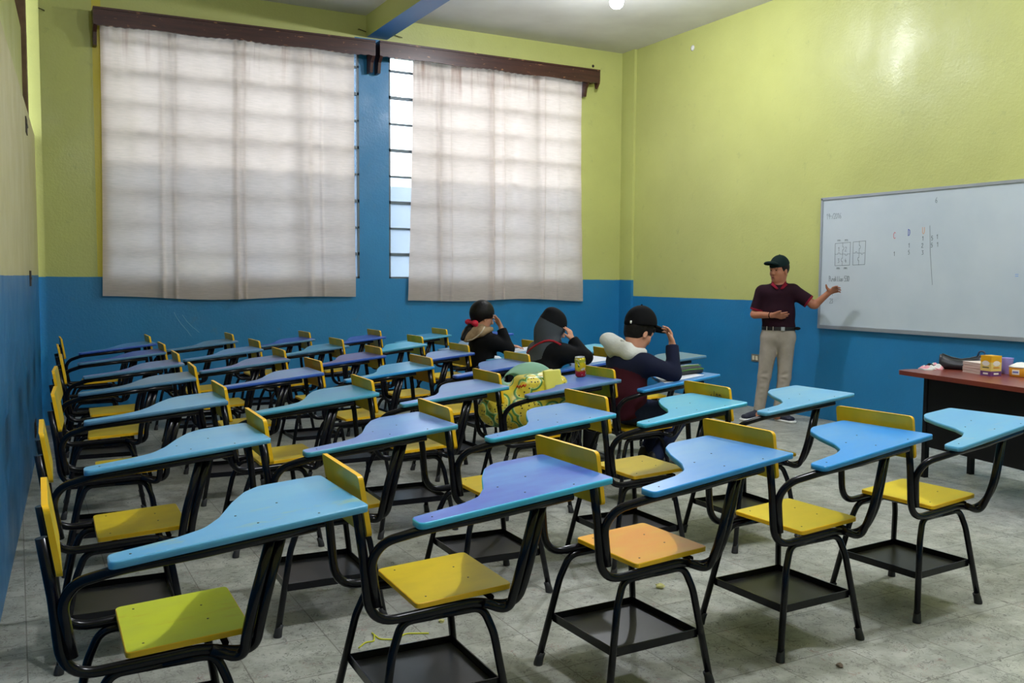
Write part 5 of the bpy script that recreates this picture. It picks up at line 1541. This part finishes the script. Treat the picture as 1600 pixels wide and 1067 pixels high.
S.clip((0, 0, 0.463), (0.0, 0, -1)) if False else None
S.clip((0, 0, 0.245), (0, 0, -1))
child('jeans', S.mesh('jeans', [M['jeans']]), boy)
M['black_shoe'] = simple('black_shoe', srgb(20, 20, 24), 0.5)
shoe(boy, (0.015, -0.105), (1, -0.1), 0.85, M['black_shoe'], M['rubber'], z=0.187)
shoe(boy, (0.09, 0.07), (1, 0.1), 0.85, M['black_shoe'], M['rubber'], z=0.187)
S = Field(_v(HC)-0.15, _v(HC)+0.15, 0.0045)
S.ell(T(-0.016, 0, 0.020), (0.100, 0.080, 0.098), HR, k=0, clip=[(T(0.052, 0, 0), tuple(HR[0])), (T(-0.02, 0, -0.060), tuple(-HR[2]-HR[0]*0.10))])
S.ell(T(-0.044, 0, -0.042), (0.044, 0.056, 0.042), HR, k=0.02)
S.ell(T(0.042, -0.0, -0.058), (0.066, 0.11, 0.060), HR, k=0.004, op='s')
S.ell(T(0.055, 0, 0.048), (0.036, 0.066, 0.034), HR, k=0.01)
child('hair', S.mesh('hair', [M['hair']]), boy)
S = Field(_v(HC)-0.22, _v(HC)+0.24, 0.005)
Rc = headframe(HR[0]+HR[2]*0.50, HR[2]-HR[0]*0.1)
cc = T(-0.018, 0, 0.052)
S.ell(cc, (0.107, 0.094, 0.110), Rc, k=0, clip=[(tuple(cc-Rc[2]*0.012), tuple(-Rc[2]))])
S.ell(cc-Rc[0]*0.095-Rc[2]*0.000, (0.022, 0.035, 0.020), Rc, k=0.015)
cap = child('cap', S.mesh('cap', [M['black_cloth']]), boy)
S = Field(_v(HC)-0.25, _v(HC)+0.28, 0.0045)
Rb = headframe(Rc[0]-Rc[2]*0.30, Rc[2])
bc = cc+Rb[0]*0.118+Rc[2]*0.006
S.ell(bc, (0.088, 0.080, 0.020), Rb, k=0); S.ell(bc-Rb[2]*0.018, (0.10, 0.076, 0.020), Rb, k=0.003, op='s')
child('cap_brim', S.mesh('cap_brim', [M['black_cloth']]), cap)
b = MB(); b.lathe([(0.006, 0), (0.005, 0.005), (0.001, 0.007)], 8); b.build('cap_button', M['black_cloth'], cap, tuple(cc+Rc[2]*0.110))
b = MB(); q = cc-Rc[0]*0.104-Rc[1]*0.030+Rc[2]*0.004; b.lathe([(0.009, -0.004), (0.010, 0), (0.007, 0.004)], 10); b.build('strap_end', M['white_plastic'], cap, tuple(q), (R(90), 0, R(20)))

# ---------------- child in the grey and black hooded jacket
S = Field((-0.34, -0.36, 0.02), (0.44, 0.44, 1.15), 0.006)
HR = headframe((0.88, -0.10, -0.46), (0, 0, 1)); HC = (0.0, -0.005, 0.995)
sR, eR, wR = (0.015, -0.155, 0.812), (0.120, -0.235, 0.790), (0.085, -0.120, 0.905)
sL, eL, wL = (-0.035, 0.165, 0.805), (0.020, 0.300, 0.775), (0.200, 0.180, 0.790)
S.ecap((-0.09, 0, 0.545), (-0.10, 0, 0.66), 0.120, 0.115, 0.082, 0.080, (0, 1, 0), k=0.03)
S.ecap((-0.10, 0, 0.66), (-0.050, 0, 0.79), 0.115, 0.130, 0.080, 0.080, (0, 1, 0), k=0.04)
S.cone((-0.01, -0.125, 0.820), (-0.04, 0.135, 0.820), 0.045, 0.045, k=0.05)
T = head(S, HC, HR, 0.95, neck=(-0.045, 0, 0.84), nr=0.047)
S.cone(sR, eR, 0.036, 0.032, k=0.03); S.cone(eR, wR, 0.031, 0.023, k=0.012)
S.cone(sL, eL, 0.036, 0.032, k=0.03); S.cone(eL, wL, 0.031, 0.023, k=0.012)
hand(S, wR, (-0.25, 0.25, 0.9), (-0.5, 0.8, 0), (-0.7, -0.5, 0), curl=25, s=0.86)
hand(S, wL, (0.7, -0.7, -0.08), (0, 0, -1), (-0.6, -0.6, 0), curl=10, s=0.86)
KR = ((-0.07, -0.075, 0.535), (0.265, -0.10, 0.50), (0.250, -0.10, 0.09)); KL = ((-0.07, 0.075, 0.535), (0.270, 0.10, 0.50), (0.255, 0.10, 0.09))
for a, c, d in (KR, KL):
    S.cone(a, c, 0.060, 0.045, k=0.03); S.cone(c, d, 0.042, 0.030, k=0.02); S.ell((d[0]+0.03, d[1], 0.05), (0.06, 0.03, 0.03), k=0.02)
kid = seated('F5', S.mesh('person', [M['skin_boy']]), 'child with raised hood in a grey and black jacket with red stripe')
eyes(T, kid, 0.95)
M['grey_jkt'] = simple('charcoal_grey_cloth', srgb(70, 76, 84), 0.85, bmp=0.35, bscale=40)
M['black_jkt'] = simple('black_jacket_cloth', srgb(13, 14, 18), 0.8, bmp=0.35, bscale=40)
S = Field((-0.36, -0.38, 0.46), (0.36, 0.46, 0.98), 0.006)
S.ecap((-0.09, 0, 0.54), (-0.11, 0, 0.66), 0.150, 0.150, 0.112, 0.112, (0, 1, 0), k=0.03)
S.ecap((-0.11, 0, 0.66), (-0.065, 0, 0.785), 0.152, 0.165, 0.115, 0.112, (0, 1, 0), k=0.05)
S.cone((-0.02, -0.130, 0.815), (-0.05, 0.145, 0.812), 0.068, 0.068, k=0.06)
S.cone((-0.04, 0, 0.84), (-0.02, 0, 0.885), 0.095, 0.070, k=0.05)
for s0, e0, w0 in ((sR, eR, wR), (sL, eL, wL)):
    e0, w0 = _v(e0), _v(w0); d = unit(w0-e0)
    S.cone(s0, e0, 0.060, 0.052, k=0.05); S.cone(e0, w0+d*0.03, 0.050, 0.040, k=0.02, clip=[(tuple(w0), tuple(d))])
S.clip((0, 0, 0.49), (0.1, 0, -1))
pk = lambda C: ((C[:, 2] < 0.735+0.25*np.abs(C[:, 1]+0.02)*0-0.35*(C[:, 1]-0.02)) | (C[:, 1] < -0.10)).astype(int)
jk = child('jacket', S.mesh('jacket', [M['grey_jkt'], M['black_jkt']], pk), kid)
S = Field((-0.22, -0.22, 0.80), (0.20, 0.22, 1.18), 0.005)
hc = _v(HC)+_v((-0.020, 0, 0.010))
S.ell(hc, (0.110, 0.094, 0.126), HR, k=0)
S.ell(hc+_v((-0.040, 0.022, -0.045)), (0.085, 0.088, 0.080), HR, k=0.03)
S.ell(hc+_v((0.0, 0.0, 0.085)), (0.055, 0.05, 0.045), HR, k=0.03)
S.ecap((-0.055, 0.02, 0.90), (-0.045, 0.0, 0.865), 0.105, 0.11, 0.085, 0.09, (0, 1, 0), k=0.03)
S.ell(T(0.085, 0, -0.035), (0.085, 0.062, 0.105), HR, k=0.01, op='s')
pk = lambda C: (C[:, 2] > 1.075-0.42*(C[:, 0]+0.13)+0.25*(C[:, 1])).astype(int)
child('hood', S.mesh('hood', [M['grey_jkt'], M['black_jkt']], pk), jk)
S = Field((-0.24, -0.22, 0.03), (0.40, 0.22, 0.66), 0.006)
S.ecap((-0.08, 0, 0.540), (-0.09, 0, 0.60), 0.130, 0.125, 0.088, 0.09, (0, 1, 0), k=0.02)
for a, c, d in (KR, KL):
    S.cone(a, c, 0.076, 0.058, k=0.02); S.cone(c, d, 0.056, 0.046, k=0.02)
S.clip((0, 0, 0.075), (0, 0, -1))
child('trousers', S.mesh('trousers', [M['black_jkt']]), kid)
shoe(kid, (0.20, -0.10), (1, -0.05), 0.88, M['black_shoe'], M['rubber']); shoe(kid, (0.205, 0.10), (1, 0.05), 0.88, M['black_shoe'], M['rubber'])

from mathutils.bvhtree import BVHTree
def surf_ray(objs, px, py, lift):
    """point on a garment's surface met by the line of sight through a photo point"""
    d = Vector(((px-800)/CAM['f'], -(py-533.5)/CAM['f'], -1.0)); d = (mw.to_3x3() @ d).normalized()
    best = None
    for o in objs:
        om = Matrix.Translation(o['_loc']) @ Matrix.Rotation(o['_rz'], 4, 'Z')
        inv = om.inverted()
        bv = BVHTree.FromPolygons([v.co for v in o['_me'].vertices], [p.vertices for p in o['_me'].polygons])
        a = inv @ mw.translation; dd = inv.to_3x3() @ d
        hit = bv.ray_cast(a, dd)
        if hit[0] is not None and (best is None or hit[3] < best[1]): best = (hit[0]+hit[1]*lift, hit[3])
    return best[0] if best else None
def rayobj(me, par): return {'_me': me, '_loc': par.location.copy(), '_rz': par.rotation_euler.z}
khood = [c for c in jk.children if c.name.startswith('hood')][0]
hits = [surf_ray([rayobj(jk.data, kid), rayobj(khood.data, kid)], px, py, 0.001) for px, py in [(824, 551), (830, 545), (837, 540), (844, 536), (851, 533), (858, 532), (865, 533), (871, 536), (876, 539)]]
hits = [h for h in hits if h is not None]
if len(hits) > 2:
    b = MB(); b.tube(hits, 0.0085, 8); b.build('red_stripe', simple('red_piping', srgb(170, 24, 44), 0.7), jk)
hb_ = [surf_ray([rayobj(jk.data, kid)], px, py, 0.001) for px, py in [(884, 531), (890, 529)]]

# ---------------- girl with the red bow
HR = headframe((0.93, -0.02, -0.34), (0, 0, 1)); HC = (-0.092, 0.0, 1.037)
sR, eR, wR = (-0.065, -0.145, 0.838), (0.035, -0.195, 0.782), (0.006, -0.130, 0.940)
sL, eL, wL = (-0.065, 0.145, 0.838), (0.060, 0.190, 0.800), (0.190, 0.060, 0.785)
S = Field((-0.34, -0.30, 0.02), (0.42, 0.30, 1.17), 0.006)
S.ecap((-0.08, 0, 0.545), (-0.09, 0, 0.66), 0.115, 0.105, 0.078, 0.076, (0, 1, 0), k=0.03)
S.ecap((-0.09, 0, 0.66), (-0.075, 0, 0.80), 0.105, 0.115, 0.076, 0.076, (0, 1, 0), k=0.04)
S.cone((-0.07, -0.11, 0.845), (-0.07, 0.11, 0.845), 0.040, 0.040, k=0.05)
T = head(S, HC, HR, 0.94, neck=(-0.085, 0, 0.86), nr=0.043)
S.cone(sR, eR, 0.034, 0.030, k=0.03); S.cone(eR, wR, 0.029, 0.022, k=0.012)
S.cone(sL, eL, 0.034, 0.030, k=0.03); S.cone(eL, wL, 0.029, 0.022, k=0.012)
hand(S, (0.005, -0.128, 0.945), (-0.20, 0.55, 0.80), (-0.9, 0.2, 0), (-0.3, -0.9, 0), curl=12, s=0.85)
hand(S, wL, (0.7, -0.7, -0.10), (0, 0, -1), (-0.6, -0.6, 0), curl=10, s=0.82)
for a, c, d in (KR, KL):
    S.cone(a, c, 0.058, 0.043, k=0.03); S.cone(c, d, 0.040, 0.029, k=0.02); S.ell((d[0]+0.03, d[1], 0.05), (0.06, 0.03, 0.03), k=0.02)
girl = seated('V5', S.mesh('person', [M['skin_girl']]), 'girl with red hair bow in a black jacket, hand at her face')
eyes(T, girl, 0.94)
S = Field((-0.36, -0.32, 0.46), (0.34, 0.32, 0.98), 0.006)
S.ecap((-0.08, 0, 0.54), (-0.10, 0, 0.66), 0.140, 0.135, 0.104, 0.102, (0, 1, 0), k=0.03)
S.ecap((-0.10, 0, 0.66), (-0.095, 0, 0.79), 0.135, 0.146, 0.104, 0.106, (0, 1, 0), k=0.05)
S.cone((-0.085, -0.118, 0.835), (-0.085, 0.118, 0.835), 0.060, 0.060, k=0.06)
S.cone((-0.09, 0, 0.85), (-0.08, 0, 0.895), 0.088, 0.060, k=0.04)
for s0, e0, w0 in ((sR, eR, wR), (sL, eL, wL)):
    e0, w0 = _v(e0), _v(w0); d = unit(w0-e0)
    S.cone(s0, e0, 0.056, 0.050, k=0.04); S.cone(e0, w0+d*0.03, 0.048, 0.037, k=0.02, clip=[(tuple(w0-d*0.004), tuple(d))])
S.clip((0, 0, 0.49), (0.1, 0, -1))
gj = child('jacket', S.mesh('jacket', [M['black_jkt']]), girl)
S = Field((-0.36, -0.20, 0.78), (0.06, 0.20, 1.02), 0.005)
S.ecap((-0.220, 0.02, 0.890), (-0.150, -0.070, 0.928), 0.085, 0.066, 0.050, 0.042, (0.2, 0.9, 0.3), k=0.0)
S.cone((-0.150, -0.085, 0.915), (-0.065, -0.090, 0.935), 0.034, 0.020, k=0.03)
S.cone((-0.17, 0.09, 0.905), (-0.06, 0.09, 0.925), 0.036, 0.022, k=0.03)
hood = child('hood_lining', S.mesh('hood_lining', [simple('tan_fleece', srgb(176, 152, 122), 0.95, c2=srgb(146, 120, 92), nscale=14, bmp=0.4, bscale=90)]), gj)
hh = [surf_ray([rayobj(hood.data, girl), rayobj(gj.data, girl)], px, py, 0.002) for px, py in [(717, 530), (723, 532), (730, 532), (738, 530), (746, 525), (753, 518), (757, 511)]]
hh = [h for h in hh if h is not None]
if len(hh) > 2:
    b = MB(); b.tube(hh, 0.006, 8); b.build('lace_trim', simple('cream_lace', srgb(196, 184, 166), 0.9, bmp=0.5, bscale=150), gj)
S = Field((-0.24, -0.22, 0.03), (0.40, 0.22, 0.66), 0.006)
S.ecap((-0.08, 0, 0.540), (-0.09, 0, 0.60), 0.125, 0.120, 0.085, 0.087, (0, 1, 0), k=0.02)
for a, c, d in (KR, KL):
    S.cone(a, c, 0.074, 0.056, k=0.02); S.cone(c, d, 0.054, 0.044, k=0.02)
S.clip((0, 0, 0.075), (0, 0, -1))
child('trousers', S.mesh('trousers', [M['black_jkt']]), girl)
shoe(girl, (0.20, -0.10), (1, -0.05), 0.85, M['black_shoe'], M['white_plastic']); shoe(girl, (0.205, 0.10), (1, 0.05), 0.85, M['black_shoe'], M['white_plastic'])
S = Field((-0.40, -0.18, 0.80), (0.10, 0.18, 1.20), 0.005)
S.ell(T(-0.022, 0, 0.022), (0.104, 0.090, 0.106), HR, k=0, clip=[(T(0.062, 0, 0.02), tuple(HR[0]*0.95-HR[2]*0.5))])
S.ell(T(0.045, 0, -0.065), (0.080, 0.12, 0.066), HR, k=0.01, op='s')
S.cone((-0.175, 0, 0.985), (-0.225, -0.01, 0.930), 0.026, 0.034, k=0.02); S.cone((-0.225, -0.01, 0.930), (-0.285, -0.02, 0.860), 0.034, 0.018, k=0.01)
hr = child('hair', S.mesh('hair', [M['hair']]), girl)
S = Field((-0.29, -0.13, 0.90), (-0.10, 0.10, 1.06), 0.0045)
S.ell((-0.195, -0.055, 0.985), (0.030, 0.026, 0.024), k=0); S.ell((-0.205, 0.040, 0.990), (0.030, 0.026, 0.024), k=0)
S.ell((-0.200, -0.010, 0.985), (0.020, 0.024, 0.016), k=0.012); S.cone((-0.195, -0.04, 0.975), (-0.165, -0.075, 0.945), 0.014, 0.012, k=0.008)
child('hair_bow', S.mesh('hair_bow', [simple('red_ribbon', srgb(196, 16, 56), 0.6)]), hr)

# ---------------- shopping bag with watermelon print, mint bag behind it
def melon_mat():
    m, nt, bs, out = new_mat('watermelon_print')
    v = coords(nt)
    vo = nt.nodes.new('ShaderNodeTexVoronoi'); vo.feature = 'F1'; vo.inputs['Scale'].default_value = 10.5; vo.inputs['Randomness'].default_value = 0.8
    nt.links.new(v, vo.inputs['Vector'])
    c = ramp(nt, vo.outputs['Distance'], [(0.0, srgb(216, 196, 62)), (0.47, srgb(220, 200, 72)), (0.50, srgb(220, 226, 170)), (0.53, srgb(110, 172, 96)), (0.61, srgb(38, 104, 52)), (0.66, srgb(206, 190, 56))])
    el = None
    for n in nt.nodes:
        if n.type == 'VALTORGB': n.color_ramp.interpolation = 'LINEAR'
    s = nt.nodes.new('ShaderNodeTexVoronoi'); s.feature = 'F1'; s.inputs['Scale'].default_value = 52; s.inputs['Randomness'].default_value = 0.6
    nt.links.new(v, s.inputs['Vector'])
    seed = ramp(nt, s.outputs['Distance'], [(0.21, 1.0), (0.28, 0.0)])
    inside = ramp(nt, vo.outputs['Distance'], [(0.47, 1.0), (0.50, 0.0)])
    c = mix(nt, math_(nt, 'MULTIPLY', seed, inside), c, srgb(30, 26, 18))
    nt.links.new(c, bs.inputs['Base Color']); bs.inputs['Roughness'].default_value = 0.35
    bump(nt, bs, noise(nt, v, 16, 4), 0.6, 0.012)
    return m
S = Field((-0.42, -0.22, 0.44), (0.30, 0.24, 0.88), 0.006)
S.rbox((0.03, -0.015, 0.620), (0.150, 0.095, 0.162), 0.045, k=0)
S.ell((-0.10, 0.03, 0.60), (0.14, 0.12, 0.13), k=0.04)
S.ell((-0.225, 0.085, 0.575), (0.085, 0.09, 0.085), k=0.09)
S.cone((-0.03, 0.0, 0.755), (0.11, 0.0, 0.785), 0.020, 0.026, k=0.05)
for i, (x, z) in enumerate([(-0.08, 0.52), (0.0, 0.60), (0.06, 0.50), (-0.05, 0.68), (0.09, 0.66)]):
    S.cone((x-0.06, -0.125, z-0.03), (x+0.05, -0.125, z+0.05), 0.014, 0.008, k=0.03, op='s')
S.clip((0, 0, 0.463), (0, 0, -1))
bag = child('shopping_bag', S.mesh('shopping_bag', [melon_mat()]), None)
bag.location = CHAIRS['T4'].location; bag.rotation_euler = (0, 0, CHAIRS['T4'].rotation_euler.z)
tag(bag, 'yellow shopping bag printed with watermelon slices, standing on a chair seat', 'bag')
S = Field((0.0, -0.20, 0.60), (0.22, 0.12, 0.88), 0.005)
S.rbox((0.068, -0.104, 0.738), (0.056, 0.014, 0.082), 0.008, rot=headframe((1, 0, 0.05), (0, 0.15, 1)), k=0)
child('folded_flap', S.mesh('folded_flap', [simple('plain_yellow_film', srgb(216, 210, 96), 0.4, bmp=0.4, bscale=18)]), bag)
hp = [surf_ray([rayobj(bag.data, bag)], px, py, 0.001) for px, py in [(807, 606), (809, 602), (811, 606), (813, 602), (815, 605), (818, 601), (820, 604), (822, 600)]]
hp = [h for h in hp if h is not None]
if len(hp) > 3:
    b = MB(); b.tube(hp, 0.004, 6); b.build('red_print', simple('red_print', srgb(210, 40, 40), 0.4), bag)
S = Field((-0.30, -0.02, 0.44), (0.34, 0.30, 0.90), 0.006)
S.ell((0.045, 0.145, 0.640), (0.215, 0.045, 0.205), k=0)
S.ell((0.030, 0.150, 0.56), (0.18, 0.055, 0.11), k=0.02)
S.ell((-0.075, 0.130, 0.745), (0.055, 0.05, 0.032), k=0.01, op='s')
S.clip((0, 0, 0.463), (0, 0, -1))
mint = child('backpack', S.mesh('backpack', [simple('mint_green_fabric', srgb(128, 172, 152), 0.6, bmp=0.2, bscale=60)]), None)
mint.location = CHAIRS['T4'].location; mint.rotation_euler = bag.rotation_euler
tag(mint, 'round-topped mint green bag standing behind the watermelon print bag', 'bag')

# ------------------------------------------------------------------ daylight and view
wd_ = bpy.data.worlds.new('sky'); scn.world = wd_; wd_.use_nodes = True
nt = wd_.node_tree
for n in list(nt.nodes): nt.nodes.remove(n)
bg = nt.nodes.new('ShaderNodeBackground'); wo = nt.nodes.new('ShaderNodeOutputWorld')
bg.inputs[0].default_value = (0.86, 0.93, 1.0, 1); bg.inputs[1].default_value = 5.0
nt.links.new(bg.outputs[0], wo.inputs[0])
vs = scn.view_settings
scn.display_settings.display_device = 'sRGB'
vs.view_transform = 'Standard'; vs.look = 'None'; vs.exposure = 0.45; vs.gamma = 1.0
vs.use_curve_mapping = False
